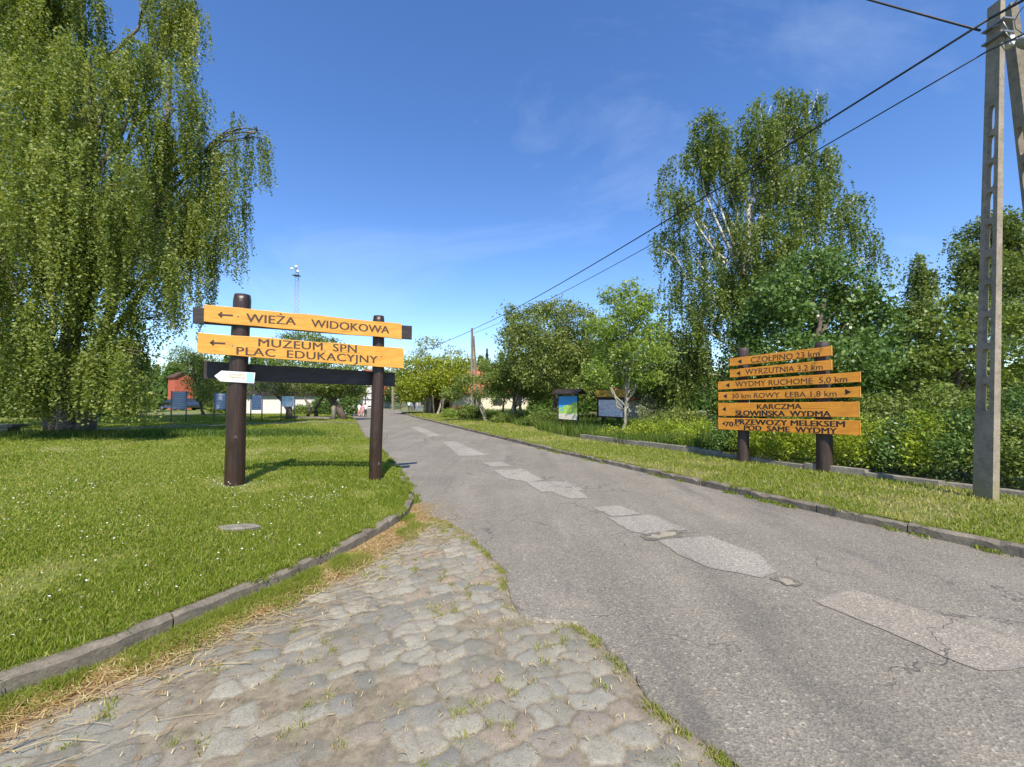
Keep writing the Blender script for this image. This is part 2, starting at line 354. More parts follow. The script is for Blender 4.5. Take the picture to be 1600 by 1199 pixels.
ka = np.vstack([[(3.4, -6.), (2.0, .4)], pxl([(1190, 1212), (1160, 1190), (1100, 1150), (1050, 1110), (1000, 1070), (965, 1025), (935, 995), (900, 971), (835, 967), (815, 955), (795, 925), (790, 895), (765, 860), (735, 835), (700, 812), (665, 803), (650, 790)])])
def fx(tab): 
    o = np.argsort(tab[:, 1]); X, Y = tab[o, 0], tab[o, 1]
    return lambda y: np.interp(y, Y, X)
XL, XR, XA_ = fx(kl), fx(kr), fx(ka)
def wob(y, f=1.0, s=0): return (np.sin(y * 5.3 * f + s) * .5 + np.sin(y * 12.7 * f + 1.3 + s) * .3 + np.sin(y * 29.1 * f + .4 + s) * .2 + np.sin(y * 61 * f + 2 + s) * .12)
YA = 6.3
def XA(y): return XA_(y) + wob(y) * .035
def roadL(y): return np.where(y < YA, XA(y), XL(y) + .0)
def smoothnoise(x, y, s=0):
    return (np.sin(x * .9 + 1.7 * np.sin(y * .7 + s)) + np.sin(y * 1.3 + 1.4 * np.sin(x * 1.1 + s * 2)) + .5 * np.sin(x * 2.9 + y * 2.3 + s)) / 2.5
KW = .11                       # kerb width
def zlawn(x, y):
    d = XL(y) - x
    k = sm(d, 0, 2.6)
    e = np.where(y > 7.0, .055, .095)
    return e + (.20 - e) * k + .012 * smoothnoise(x, y) * sm(d, .2, 1) - .05 * sm(y, 30, 50) * k
def zverge(x, y):
    d = x - XR(y); return .105 + .02 * sm(d, .2, 1.5) + .01 * smoothnoise(x, y, 3) * sm(d, .2, 1) + .05 * sm(d, 3, 6)

def rows(name, ys, xfun, zfun, mat, kind='structure', skirt=0.0):
    V = []; 
    for y in ys:
        xs = xfun(y); V.append(np.stack([xs, np.full_like(xs, y), zfun(xs, np.full_like(xs, y))], 1))
    n = len(V[0]); V = np.concatenate(V); i = np.arange(len(ys) - 1)[:, None] * n + np.arange(n - 1)[None]
    Fc = np.stack([i, i + 1, i + n + 1, i + n], -1).reshape(-1, 4)
    o = fast(name, V, Fc, mat, smooth=True); o['kind'] = kind; return o

# ground: one sheet to the horizon
g = MB(); n = 64; g.add([(1500 * math.cos(2 * math.pi * k / n), 1500 * math.sin(2 * math.pi * k / n), -.09) for k in range(n)], [tuple(range(n))])
g.build('ground', M['meadow'])['kind'] = 'structure'
# road
ys = np.concatenate([np.arange(-6, 0, .5), np.arange(0, YA, .02), np.arange(YA, 14, .2), np.arange(14, 57, 1.)])
def rx(y):
    a, b = float(roadL(np.array(y))), float(XR(y)); t = np.concatenate([[0, 0.0], np.linspace(0.002, 1, 26)])
    return a + (b - a) * t
def rz(x, y): 
    z = .0 + .008 * smoothnoise(x * .8, y * .6, 5); z = z.copy(); 
    z[0] = -.09
    return z
rows('road', ys, rx, rz, M['asphalt'])
ys2 = np.arange(56, 66.5, 1.)
def rx2(y): return np.linspace(-90, float(XR(y)) if y < 64 else -20, 24)
rows('side_road', ys2, rx2, lambda x, y: np.full_like(x, .012), M['asphalt'])
# lawn (left) and verge (right)
off = np.concatenate([[KW - .01], np.linspace(.2, 3, 18), np.geomspace(3.5, 110, 22)])
ysl = np.concatenate([np.arange(-6, 1, 1.), np.arange(1, 20, .25), np.arange(20, 56, 2.)])
rows('lawn', ysl, lambda y: (float(XL(y)) - off)[::-1], zlawn, M['lawn'])
rows('far_lawn', np.array([55., 56.]), lambda y: np.linspace(-140, -30, 8), lambda x, y: np.full_like(x, .1), M['lawn'])
rows('verge', np.concatenate([ysl, np.arange(56, 150, 8.)]), lambda y: (float(XR(min(y, 60))) + off), zverge, M['verge'])

# kerbs: profile swept stone by stone
def kerb(name, fx_, side, y0, y1, top, length=.98, low=None):
    V = []; Fs = []; yy = np.arange(y0, y1, .02); X = fx_(yy); s = np.concatenate([[0], np.cumsum(np.hypot(np.diff(X), np.diff(yy)))])
    k = 0
    while k * length < s[-1] - length:
        a, b = k * length + .007, (k + 1) * length - .007
        tl = rng.normal(0, .009, 2); jx = rng.normal(0, .011, 2); dz = rng.normal(0, .004)
        P = []
        NQ = 12
        for q in range(NQ + 1):
            sv = a + (b - a) * q / NQ; y = np.interp(sv, s, yy); x = np.interp(sv, s, X); dx = np.interp(sv + .05, s, X) - np.interp(sv - .05, s, X); dy = np.interp(sv + .05, s, yy) - np.interp(sv - .05, s, yy)
            nrm = np.array([dy, -dx]); nrm /= np.linalg.norm(nrm); nrm *= side       # points to the road
            t = tl[0] * (1 - q / NQ) + tl[1] * q / NQ + rng.normal(0, .0025); j = jx[0] * (1 - q / NQ) + jx[1] * q / NQ + rng.normal(0, .002); tp = (top(y) if callable(top) else top) + t
            ch = .016 + .014 * random.random() + (.03 * random.random() if random.random() < .07 else 0)
            for d, z in ((j, -.12), (j + .004, tp - ch), (j - ch, tp), (j - KW, tp + dz), (j - KW, -.12)):
                P.append((x + nrm[0] * d, y + nrm[1] * d, z))
        b0 = len(V); V += P
        for q in range(NQ):
            for r in range(4): Fs.append((b0 + q * 5 + r, b0 + q * 5 + r + 1, b0 + (q + 1) * 5 + r + 1, b0 + (q + 1) * 5 + r))
        Fs.append(tuple(b0 + r for r in range(5))); Fs.append(tuple(b0 + 5 * NQ + r for r in range(5))[::-1])
        k += 1
    m = MB(); m.add(V, Fs); return m
kerb('kerb', XL, 1, -3, 7.2, lambda y: .10 - .05 * sm(y, 6, 7.2)).build('kerb', M['kerb'])['kind'] = 'structure'
kerb('kerb', XL, 1, 7.15, 48, .045).build('kerb', M['kerb'])['kind'] = 'structure'
kerb('kerb', XR, -1, -3, 52, .105).build('kerb', M['kerb'])['kind'] = 'structure'

# cobbled bay between kerb and asphalt, with dirt in the joints and a dry grassy strip by the kerb
gx = np.arange(-4.6, 2.3, .0135); gy = np.arange(.7, 6.5, .0135)
GX, GY = np.meshgrid(gx, gy)
# stones run in rows slanting across the bay
ang = R(28); ca, sa = math.cos(ang), math.sin(ang)
seeds = []
v0 = -5.0
while v0 < 9:
    hgt = rng.uniform(.11, .165); u0 = -7 + rng.uniform(0, .2)
    while u0 < 9:
        wd = rng.uniform(.11, .235); seeds.append((u0 + wd / 2 + rng.normal(0, .012), v0 + hgt / 2 + rng.normal(0, .02), wd, hgt)); u0 += wd
    v0 += hgt
seeds = np.array(seeds)
sx = seeds[:, 0] * ca - seeds[:, 1] * sa; sy = seeds[:, 0] * sa + seeds[:, 1] * ca
keep = (sx > -5) & (sx < 2.7) & (sy > .3) & (sy < 6.8); sx, sy, sw, sh = sx[keep], sy[keep], seeds[keep, 2], seeds[keep, 3]
XLv = XL(GY); XAv = XA(GY)
mask = (GX > XLv - .05) & (GX < XAv + .12)
P = np.stack([GX[mask], GY[mask]], 1); F1 = np.zeros(len(P)); F2 = np.zeros(len(P)); ID = np.zeros(len(P), int)
wx = P[:, 0] + .014 * np.sin(P[:, 1] * 31) + .01 * np.sin(P[:, 0] * 47 + P[:, 1] * 23); wy = P[:, 1] + .014 * np.sin(P[:, 0] * 29 + 1)
for a in range(0, len(P), 20000):
    dx = wx[a:a + 20000, None] - sx; dy = wy[a:a + 20000, None] - sy
    d = np.maximum(np.abs(dx * ca + dy * sa) / sw, np.abs(-dx * sa + dy * ca) / sh) * .6 + .4 * np.sqrt(((dx * ca + dy * sa) / sw) ** 2 + ((-dx * sa + dy * ca) / sh) ** 2)
    i = np.argpartition(d, 1, axis=1)[:, :2]; dd = np.take_along_axis(d, i, 1); o = np.argsort(dd, 1); dd = np.take_along_axis(dd, o, 1)
    F1[a:a + 20000], F2[a:a + 20000] = dd[:, 0], dd[:, 1]; ID[a:a + 20000] = np.take_along_axis(i, o, 1)[:, 0]
edge = np.clip((F2 - F1) / .55, 0, 1)
rs = rng.random(len(sx)); bury = rng.random(len(sx))
bn = smoothnoise(P[:, 0] * 2.3, P[:, 1] * 2.1, 2) + .5 * smoothnoise(P[:, 0] * 6, P[:, 1] * 5, 4)
dirt = np.clip(.39 + .45 * bn + .6 * (bury[ID] - .5), 0, 1)              # where sand covers the stones
dk = P[:, 0] - XL(P[:, 1]); strip = 1 - sm(dk + .07 * bn, .22, .48)
de = XA(P[:, 1]) - P[:, 0]; dirt = np.maximum(dirt, .75 * (1 - sm(de + .1 * bn, .02, .30)))
stone = sm(edge, .03, .26) * (1 - .9 * sm(dirt, .45, .85)) * (1 - strip)
tilt = (rng.normal(0, .05, len(sx)))[ID] * (P[:, 0] - sx[ID]) + (rng.normal(0, .05, len(sx)))[ID] * (P[:, 1] - sy[ID])
Z = -.036 + stone * (.006 + .008 * (rs[ID] - .5) + tilt + .007 * edge) + .006 * bn + .003 * rng.random(len(P)) * (1 - stone) + .018 * strip
full = -np.ones(GX.shape, int); full[mask] = np.arange(len(P))
q = np.stack([full[:-1, :-1], full[:-1, 1:], full[1:, 1:], full[1:, :-1]], -1).reshape(-1, 4); q = q[(q >= 0).all(1)]
def cobble_mat():
    m, nt, b = new_mat('cobbles'); p = pos(nt); st = attr(nt, 'stone'); r = attr(nt, 'rnd'); sp_ = attr(nt, 'strip')
    fine = noise(nt, 120, 4, .75, p); mid = noise(nt, 14, 6, .7, p)
    sc = ramp(nt, r, [(0, (.155, .15, .122)), (.3, (.225, .208, .162)), (.55, (.275, .255, .20)), (.8, (.18, .178, .152)), (.95, (.24, .195, .145)), (1, (.27, .215, .155))])
    sc = mixc(nt, .55, sc, ramp(nt, fine, [(.3, (.5, .5, .5)), (.5, (1, 1, 1)), (.72, (1.7, 1.7, 1.65))]), 'MULTIPLY')
    sc = mixc(nt, .5, sc, ramp(nt, mid, [(.3, (.72, .72, .72)), (.7, (1.25, 1.22, 1.18))]), 'MULTIPLY')
    dc = ramp(nt, mid, [(.28, (.10, .078, .048)), (.5, (.19, .155, .10)), (.75, (.30, .25, .17))])
    dc = mixc(nt, .5, dc, ramp(nt, fine, [(.3, (.6, .6, .6)), (.7, (1.4, 1.4, 1.4))]), 'MULTIPLY')
    m2 = noise(nt, 5, 6, .7, p)
    dc = mixc(nt, ramp(nt, m2, [(.56, (0, 0, 0)), (.68, (.6, .6, .6))]), dc, (.16, .16, .05))
    stm = mathn(nt, 'MULTIPLY', st, ramp(nt, noise(nt, 30, 6, .75, p), [(.28, (.35, .35, .35)), (.5, (1, 1, 1))]))
    c = mixc(nt, stm, dc, sc); c = mixc(nt, sp_, c, ramp(nt, mid, [(.3, (.17, .09, .04)), (.7, (.33, .21, .10))]))
    nt.links.new(c, b.inputs['Base Color']); b.inputs['Roughness'].default_value = .8
    bump(nt, b, mathn(nt, 'ADD', fine, mid), .6, .008); return m
M['cobble'] = cobble_mat()
o = fast('cobbled_pavement', np.column_stack([P, Z]), q, M['cobble'], smooth=True, attrs={'stone': stone, 'rnd': rs[ID], 'strip': strip * .9})
o['kind'] = 'structure'

# lighter repair patches, sunk pothole rims
def patch(pts, mat, z=.010, jit=.018, seg=.09):
    P = [gp(x, y) for x, y in pts]; V = []
    for i in range(len(P)):
        a, b = P[i], P[(i + 1) % len(P)]; n = max(2, int(np.linalg.norm(b - a) / seg))
        for k in range(n):
            p = a + (b - a) * k / n; V.append((p[0] + rng.normal(0, jit * .5), p[1] + rng.normal(0, jit * .5), z))
    # lay on the slightly uneven road
    V = np.array(V); c = V.mean(0); m = MB()
    zz = lambda p: (p[0], p[1], .008 * float(smoothnoise(np.array(p[0] * .8), np.array(p[1] * .6), 5)) + z - .005)
    rings = [V * t + c * (1 - t) for t in (1, .9, .6, .3)]; vs = [zz(p) for r in rings for p in r] + [zz(c)]; n = len(V)
    fs = [(r * n + k, r * n + (k + 1) % n, (r + 1) * n + (k + 1) % n, (r + 1) * n + k) for r in range(3) for k in range(n)] + [(3 * n + k, 3 * n + (k + 1) % n, 4 * n) for k in range(n)]
    m.add(vs, fs); o = m.build('road_patch', mat); o['kind'] = 'structure'
    a_ = o.data.attributes.new('rim', 'FLOAT', 'POINT'); a_.data.foreach_set('value', np.concatenate([np.ones(n), np.full(n, .25), np.zeros(2 * n + 1)]).astype(np.float32))
patch([(1268, 940), (1332, 920), (1600, 1006), (1690, 1042), (1530, 1052)], M['patch2'])
patch([(1025, 845), (1108, 838), (1190, 868), (1215, 896), (1190, 905), (1110, 890), (1060, 868)], M['patch'])
patch([(948, 810), (1018, 804), (1075, 828), (1020, 838), (985, 832)], M['patch'])
patch([(925, 793), (968, 790), (1003, 804), (955, 808)], M['patch'])
patch([(820, 753), (885, 752), (916, 767), (845, 769)], M['patch'])
patch([(862, 769), (905, 767), (920, 779), (892, 780)], M['patch'])
patch([(770, 735), (815, 733), (850, 750), (828, 754), (790, 748)], M['patch'])
patch([(752, 723), (785, 722), (800, 729), (770, 730)], M['patch'])
patch([(690, 690), (712, 690), (762, 712), (718, 713)], M['patch'])
patch([(640, 668), (655, 667), (690, 681), (672, 683)], M['patch'])
M['hole'] = asphalt('broken_asphalt', (.10, .09, .08), (.26, .22, .16), .8)
M['sand'] = plain('bare_sand', (.27, .235, .17), .9, .3, 40)
patch([(1000, 838), (1022, 834), (1052, 829), (1068, 833), (1062, 840), (1030, 845), (1008, 845)], M['hole'], .0115, .03, .04)
patch([(1008, 841), (1018, 837), (1030, 838), (1040, 833), (1054, 832), (1060, 837), (1044, 840), (1026, 843)], M['sand'], .0135, .03, .04)
patch([(1206, 906), (1216, 901), (1232, 904), (1250, 909), (1260, 916), (1246, 920), (1226, 917), (1213, 912)], M['hole'], .0115, .03, .04)
patch([(1214, 907), (1222, 906), (1236, 909), (1250, 915), (1240, 918), (1226, 914)], M['sand'], .0135, .03, .04)
# dirt path crossing the lawn under the birch
def strip_path(name, pts, wd, mat, dz=.012):
    V = []; fs = []
    W = []
    for i in range(len(pts) - 1):
        a, b = gp(*pts[i], .19), gp(*pts[i + 1], .19); n = max(2, int(np.linalg.norm(b - a) / .7))
        for k in range(n): W.append(a + (b - a) * k / n)
    W.append(gp(*pts[-1], .19))
    for i, p in enumerate(W):
        t = W[min(i + 1, len(W) - 1)] - W[max(i - 1, 0)]; nn = np.array([-t[1], t[0]]); nn /= np.linalg.norm(nn)
        for s_ in (-1, -.33, .33, 1):
            x, y = p[0] + nn[0] * s_ * wd * (.5 + .12 * rng.random()), p[1] + nn[1] * s_ * wd * (.5 + .12 * rng.random())
            V.append((x, y, float(zlawn(np.array(x), np.array(y))) + dz))
    for i in range(len(W) - 1):
        for s_ in range(3): fs.append((i * 4 + s_, i * 4 + s_ + 1, i * 4 + s_ + 5, i * 4 + s_ + 4))
    m = MB(); m.add(V, fs); m.build(name, mat)['kind'] = 'structure'
strip_path('dirt_path', [(-260, 690), (0, 676), (130, 672), (250, 668), (380, 664), (480, 660), (556, 658.5)], 1.3, M['dirt'])
strip_path('dirt_path', [(-400, 652), (0, 649), (150, 647), (300, 646)], 2.0, M['dirt'])

# ------------------------------------------------------------------ grass
def blades(name, xy, z, h, wd, mat, v, lean=.5, two=True):
    n = len(xy); a = rng.uniform(0, 2 * math.pi, n); dx, dy = np.cos(a), np.sin(a); la = rng.uniform(0, 2 * math.pi, n); ll = rng.random(n) * lean * h
    base = np.column_stack([xy, z - .005]); w2 = np.column_stack([dx * wd, dy * wd, np.zeros(n)]) * .5
    tip = base + np.column_stack([np.cos(la) * ll, np.sin(la) * ll, h]); mid = base + np.column_stack([np.cos(la) * ll * .3, np.sin(la) * ll * .3, h * .58])
    if two:
        V = np.stack([base - w2, base + w2, mid + w2 * .8, mid - w2 * .8, tip, tip + w2 * .15], 1).reshape(-1, 3); i = np.arange(n)[:, None] * 6
        Fc = np.concatenate([i + [0, 1, 2, 3], i + [3, 2, 5, 4]], 1).reshape(-1, 4); v = np.repeat(v, 2)
    else:
        V = np.stack([base - w2, base + w2, tip], 1).reshape(-1, 3); Fc = (np.arange(n)[:, None] * 3 + [0, 1, 2])
    o = fast(name, V, Fc, mat, fattr={'v': v}); o['kind'] = 'stuff'; return o
def scatter(n, dmin, dmax, amin, amax, p=1.0):
    """points around the viewer, denser nearby"""
    u = rng.random(n); d = dmin * (dmax / dmin) ** (u ** p); a = rng.uniform(amin, amax, n)
    return np.column_stack([np.sin(a) * d, np.cos(a) * d]), d
pp, dd_ = scatter(760000, 1.9, 42, R(-64), R(4), 1.0)
k = (pp[:, 0] < XL(pp[:, 1]) - KW * .75) & (pp[:, 1] > 1.2); pp, dd_ = pp[k], dd_[k]
# dirt path stays bare
def inpath(x, y):
    out = np.zeros(len(x), bool)
    W = np.array([gp(*c, .19)[:2] for c in [(-260, 690), (0, 676), (130, 672), (250, 668), (380, 664), (480, 660), (556, 658.5)]])
    for a, b in zip(W[:-1], W[1:]):
        t = np.clip(((x - a[0]) * (b - a)[0] + (y - a[1]) * (b - a)[1]) / np.dot(b - a, b - a), 0, 1)
        out |= np.hypot(x - a[0] - t * (b - a)[0], y - a[1] - t * (b - a)[1]) < .5
    return out
k = ~inpath(pp[:, 0], pp[:, 1]); pp, dd_ = pp[k], dd_[k]
dry = sm(smoothnoise(pp[:, 0] * 1.1, pp[:, 1] * .9, 1.5) + .6 * smoothnoise(pp[:, 0] * 3.7, pp[:, 1] * 3.1, 6), .35, 1.1)
lush = sm(smoothnoise(pp[:, 0] * .8 + 3, pp[:, 1] * .8, 9), -.2, .8)
near_post = np.minimum(np.hypot(pp[:, 0] + 4.55, pp[:, 1] - 6.8), np.hypot(pp[:, 0] + 2.53, pp[:, 1] - 7.84)) < .32
k = rng.random(len(pp)) > .55 * dry + .75 * near_post; pp, dd_, dry, lush = pp[k], dd_[k], dry[k], lush[k]
hh = (.022 + .042 * rng.random(len(pp))) * (1 + .5 * lush - .3 * dry) * (1 + .012 * dd_)
blades('lawn_grass', pp, zlawn(pp[:, 0], pp[:, 1]), hh * .72, .0027 + .0011 * dd_, M['grass'], np.clip(rng.normal(.42, .2, len(pp)) + .35 * dry - .14 * lush + .12 * sm(dd_, 4.5, 10) + (rng.random(len(pp)) < .05) * .5, 0, 1), .9)
pp, dd_ = scatter(330000, 4.2, 45, R(-20), R(58), 1.0)
wl = np.array([gp(x, y, .12)[:2] for x, y in [(880, 683), (913, 687), (1089, 710), (1270, 736), (1420, 755), (1520, 768), (1700, 795)]])
XW = fx(np.vstack([wl, [(-2.5, 30), (-9, 50)]]))
k = (pp[:, 0] > XR(pp[:, 1]) + KW * .8) & (pp[:, 0] < XW(pp[:, 1]) - .02 + .6 * sm(pp[:, 1], 15, 22)); pp, dd_ = pp[k], dd_[k]
dry = sm(smoothnoise(pp[:, 0] * 1.3, pp[:, 1] * 1.1, 4.5) + .6 * smoothnoise(pp[:, 0] * 3.1, pp[:, 1] * 3.7, 2), -.2, .9)
k = rng.random(len(pp)) > .45 * dry; pp, dd_, dry = pp[k], dd_[k], dry[k]
blades('verge_grass', pp, zverge(pp[:, 0], pp[:, 1]), (.02 + .04 * rng.random(len(pp))) * (1 + .02 * dd_), .0035 + .0012 * dd_, M['grass'], np.clip(rng.normal(.55, .2, len(pp)) + .3 * dry, 0, 1), .9)
# tall meadow grass behind the verge
pp, dd_ = scatter(190000, 10, 50, R(-22), R(42), 1.0)
k = (pp[:, 1] > 11.5) & (pp[:, 0] > XW(pp[:, 1]) + .1 + .55 * sm(pp[:, 1], 15, 22) + .35 * smoothnoise(pp[:, 0] * 2, pp[:, 1], 7)) & (pp[:, 0] < XW(pp[:, 1]) + 7); pp, dd_ = pp[k], dd_[k]
tall = .5 + .5 * smoothnoise(pp[:, 0] * 1.5, pp[:, 1] * 1.3, 3)
blades('tall_grass', pp, zverge(pp[:, 0], pp[:, 1]), (.16 + .42 * tall) * rng.uniform(.6, 1.2, len(pp)), .005 + .0011 * dd_, M['tallgrass'], np.clip(rng.normal(.45, .25, len(pp)), 0, 1), .45)
# rough tufts round the birch foot and on the path edge
pp = np.column_stack([rng.normal(-15.5, 3.2, 16000), rng.normal(15.6, .55, 16000)]); pp2 = np.column_stack([rng.normal(-9.3, .9, 5000), rng.normal(16.2, .5, 5000)]); pp = np.vstack([pp, pp2])
blades('tall_grass', pp, zlawn(pp[:, 0], pp[:, 1]), .06 + .2 * rng.random(len(pp)) ** 2, np.full(len(pp), .02), M['tallgrass'], np.clip(rng.normal(.35, .2, len(pp)), 0, 1), .6)
# dry strip along the left kerb
yv = rng.uniform(1.0, 6.6, 60000); dv = np.abs(rng.normal(0, .17, 60000)); xv = XL(yv) + .02 + dv
grn = sm(smoothnoise(xv * 2.5, yv * 2.0, 11) + .5 * smoothnoise(xv * 6, yv * 6, 12), .0, .55)
k = (rng.random(len(xv)) < .3 + .7 * grn) & (dv < .5); pp = np.column_stack([xv, yv])[k]; gg = grn[k]
blades('kerb_grass', pp, np.full(len(pp), -.022), .012 + (.015 + .05 * gg) * rng.random(len(pp)), np.full(len(pp), .0042), M['grass'], np.clip(.95 - .5 * gg + rng.normal(0, .15, len(pp)), 0, 1), 1.4)
def straws(name, n, xf, zf, lmin, lmax, mat, main=None, sd=.5):
    y = rng.uniform(1.0, 6.4, n); x = xf(y); a = (main + rng.normal(0, sd, n)) if main is not None else rng.uniform(0, 2 * math.pi, n); l = rng.uniform(lmin, lmax, n) * rng.random(n) ** .5; wv_ = rng.uniform(.0012, .0024, n)
    c = np.column_stack([x, y, zf(x, y)]); d = np.column_stack([np.cos(a), np.sin(a), rng.normal(0, .08, n)]); pr = np.column_stack([-np.sin(a), np.cos(a), np.zeros(n)]) * wv_[:, None]
    m_ = c + np.column_stack([np.zeros((n, 2)), rng.uniform(.004, .02, n)]); b = pr * rng.uniform(-4, 4, n)[:, None]
    V = np.stack([c - d * l[:, None] / 2 - pr, c - d * l[:, None] / 2 + pr, m_ + b + pr, m_ + b - pr, c + d * l[:, None] / 2 + pr, c + d * l[:, None] / 2 - pr], 1).reshape(-1, 3)
    i = np.arange(n)[:, None] * 6; Fc = np.concatenate([i + [0, 1, 2, 3], i + [3, 2, 4, 5]], 1).reshape(-1, 4)
    o = fast(name, V, Fc, mat, fattr={'v': np.repeat(rng.random(n), 2)}); o['kind'] = 'stuff'
straws('straw', 9500, lambda y: XL(y) + .03 + np.abs(rng.normal(.08, .16, len(y))), lambda x, y: np.full(len(x), -.014) + rng.random(len(x)) * .012, .03, .16, M['straw'], R(35), .8)
straws('straw', 1100, lambda y: XL(y) + .12 + np.abs(rng.normal(.15, .40, len(y))), lambda x, y: np.full(len(x), -.010), .06, .38, M['straw'], R(28), .45)
straws('straw', 2400, lambda y: XL(y) + rng.random(len(y)) * (XA(y) - XL(y)), lambda x, y: np.full(len(x), -.016), .012, .05, M['straw'])
# tufts in the joints and along the asphalt edge
tc_ = []
for i in range(2200):
    y = rng.uniform(1.1, 6.2); x = XL(y) + .3 + rng.random() * (XA(y) - XL(y) - .3); j = np.argmin((P[:, 0] - x) ** 2 + (P[:, 1] - y) ** 2)
    if edge[j] < .14 and smoothnoise(x * 3.1, y * 2.7, 8) > -.1: tc_.append((x, y, .024, 30))
for y in np.arange(1.2, 6.2, .018):
    if math.sin(y * 7.1) + math.sin(y * 17.3 + 1) + rng.normal(0, .5) > .25: tc_.append((float(XA(y)) - .03 + rng.normal(0, .012), y, .022, 34))
bx_ = np.concatenate([np.column_stack([rng.normal(c[0], c[2], c[3]), rng.normal(c[1], c[2], c[3])]) for c in tc_])
blades('joint_grass', bx_, np.full(len(bx_), -.032), .012 + .028 * rng.random(len(bx_)), np.full(len(bx_), .004), M['grass'], np.clip(rng.normal(.62, .25, len(bx_)), 0, 1), 1.2)
tc_ = []
for y in np.concatenate([np.arange(4.3, 14, .05)]):
    if rng.random() < .26 and math.sin(y * 3.1) > -.3: tc_.append((float(XR(y)) - .03 - abs(rng.normal(0, .03)), y + rng.normal(0, .04)))
for y in np.arange(6.4, 16, .05):
    if rng.random() < .45: tc_.append((float(XL(y)) + .02 + abs(rng.normal(0, .03)), y))
bx_ = np.concatenate([np.column_stack([rng.normal(c[0], .035, 45), rng.normal(c[1], .05, 45)]) for c in tc_])
blades('kerb_weeds', bx_, np.full(len(bx_), .0), .015 + .045 * rng.random(len(bx_)), np.full(len(bx_), .011), M['grass'], np.clip(rng.normal(.3, .2, len(bx_)), 0, 1), 1.2)
def fringe(name, fx_, side, y0, y1, zt, n, v0):
    y = rng.uniform(y0, y1, n); c = sm(np.sin(y * 3.7) + np.sin(y * 9.1 + 1) + .7 * np.sin(y * 23 + 2), -.6, 1.6); off_ = KW - .005 - np.abs(rng.normal(0, .03, n)) * (.3 + 1.6 * c)
    pp = np.column_stack([fx_(y) + side * off_, y]); blades(name, pp, zt(pp[:, 0], pp[:, 1]) - .012, .02 + .035 * rng.random(n) * (.5 + c), .004 + .0008 * y, M['grass'], np.clip(rng.normal(v0, .2, n), 0, 1), 1.5)
fringe('kerb_fringe', XL, -1, 1.4, 16, zlawn, 26000, .5)
fringe('kerb_fringe', XR, 1, 4, 22, zverge, 20000, .6)
# daisies
def daisies():
    y = np.concatenate([rng.uniform(2.2, 7.2, 900), rng.normal(5.9, .35, 90), rng.uniform(7, 14, 260)]); x = np.concatenate([XL(y[:900]) - .25 - rng.random(900) ** .8 * 6, rng.normal(-2.55, .35, 90), XL(y[990:]) - .4 - rng.random(260) * 9])
    k = (smoothnoise(x * 1.7, y * 1.5, 13) > -.1) & (x < XL(y) - .2); x, y = x[k], y[k]; z = zlawn(x, y) + rng.uniform(.045, .07, len(x)); V = []; Fs = []
    m = MB()
    for a, b, c in zip(x, y, z):
        r = rng.uniform(.0045, .0085); t = rng.uniform(0, 1); tx, ty = rng.normal(0, .35, 2)
        ring = [(a + r * math.cos(t + q * math.pi / 4), b + r * math.sin(t + q * math.pi / 4), c + r * (tx * math.cos(t + q * math.pi / 4) + ty * math.sin(t + q * math.pi / 4)) + .001) for q in range(8)]
        m.add([(a, b, c - .004)] + ring, [(0, 1 + q, 1 + (q + 1) % 8) for q in range(8)])
        m.add([(a + .35 * (p[0] - a), b + .35 * (p[1] - b), p[2] + .0015) for p in ring[::2]], [(0, 1, 2, 3)], 1)
    return m.build('daisies', [M['daisy'], M['gold_print']])
daisies()['kind'] = 'stuff'
# flat stone in the lawn
p = gp(371, 826, .16); m = MB(); m.tube([(p[0], p[1], .10), (p[0], p[1], .175), (p[0], p[1], .19)], [.24, .24, .20], 9, noise_=.14, smooth=False)
o = m.build('flat_stone', M['grey_conc'], origin=(p[0], p[1], .10)); o.scale = (.95, .38, 1); o.rotation_euler.z = .15
tag(o, 'flat grey stone slab sunk in the lawn grass among daisies', 'stone')

#@@PART2
# ------------------------------------------------------------------ lettering on a board plane
EYEP = np.array([0, 0, EYE])
class Plane:
    """upright face through p0 running along s (horizontal); n points to the reader"""
    def __init__(s, p0, sdir, off=0.0):
        s.s = np.array([sdir[0], sdir[1], 0.]); s.s /= np.linalg.norm(s.s); s.n = np.array([s.s[1], -s.s[0], 0.])
        if np.dot(s.n, EYEP - p0) < 0: s.n = -s.n
        s.p0 = np.asarray(p0, float) + s.n * off
    def hit(s, px, py, off=0.0):
        r = ray(px, py); p0 = s.p0 + s.n * off; return EYEP + r * (np.dot(p0 - EYEP, s.n) / np.dot(r, s.n))
_caps = {}
def glyphs(txt, bold=0.0, space=1.0):
    c = bpy.data.curves.new('t', 'FONT'); c.body = txt; c.size = 1; c.offset = bold; c.space_character = space; c.resolution_u = 3
    o = bpy.data.objects.new('t', c); COL.objects.link(o); dg = bpy.context.evaluated_depsgraph_get()
    me = bpy.data.meshes.new_from_object(o.evaluated_get(dg)); V = np.array([v.co[:2] for v in me.vertices]); Fs = [tuple(p.vertices) for p in me.polygons]
    bpy.data.objects.remove(o); bpy.data.curves.remove(c); bpy.data.meshes.remove(me); return V, Fs
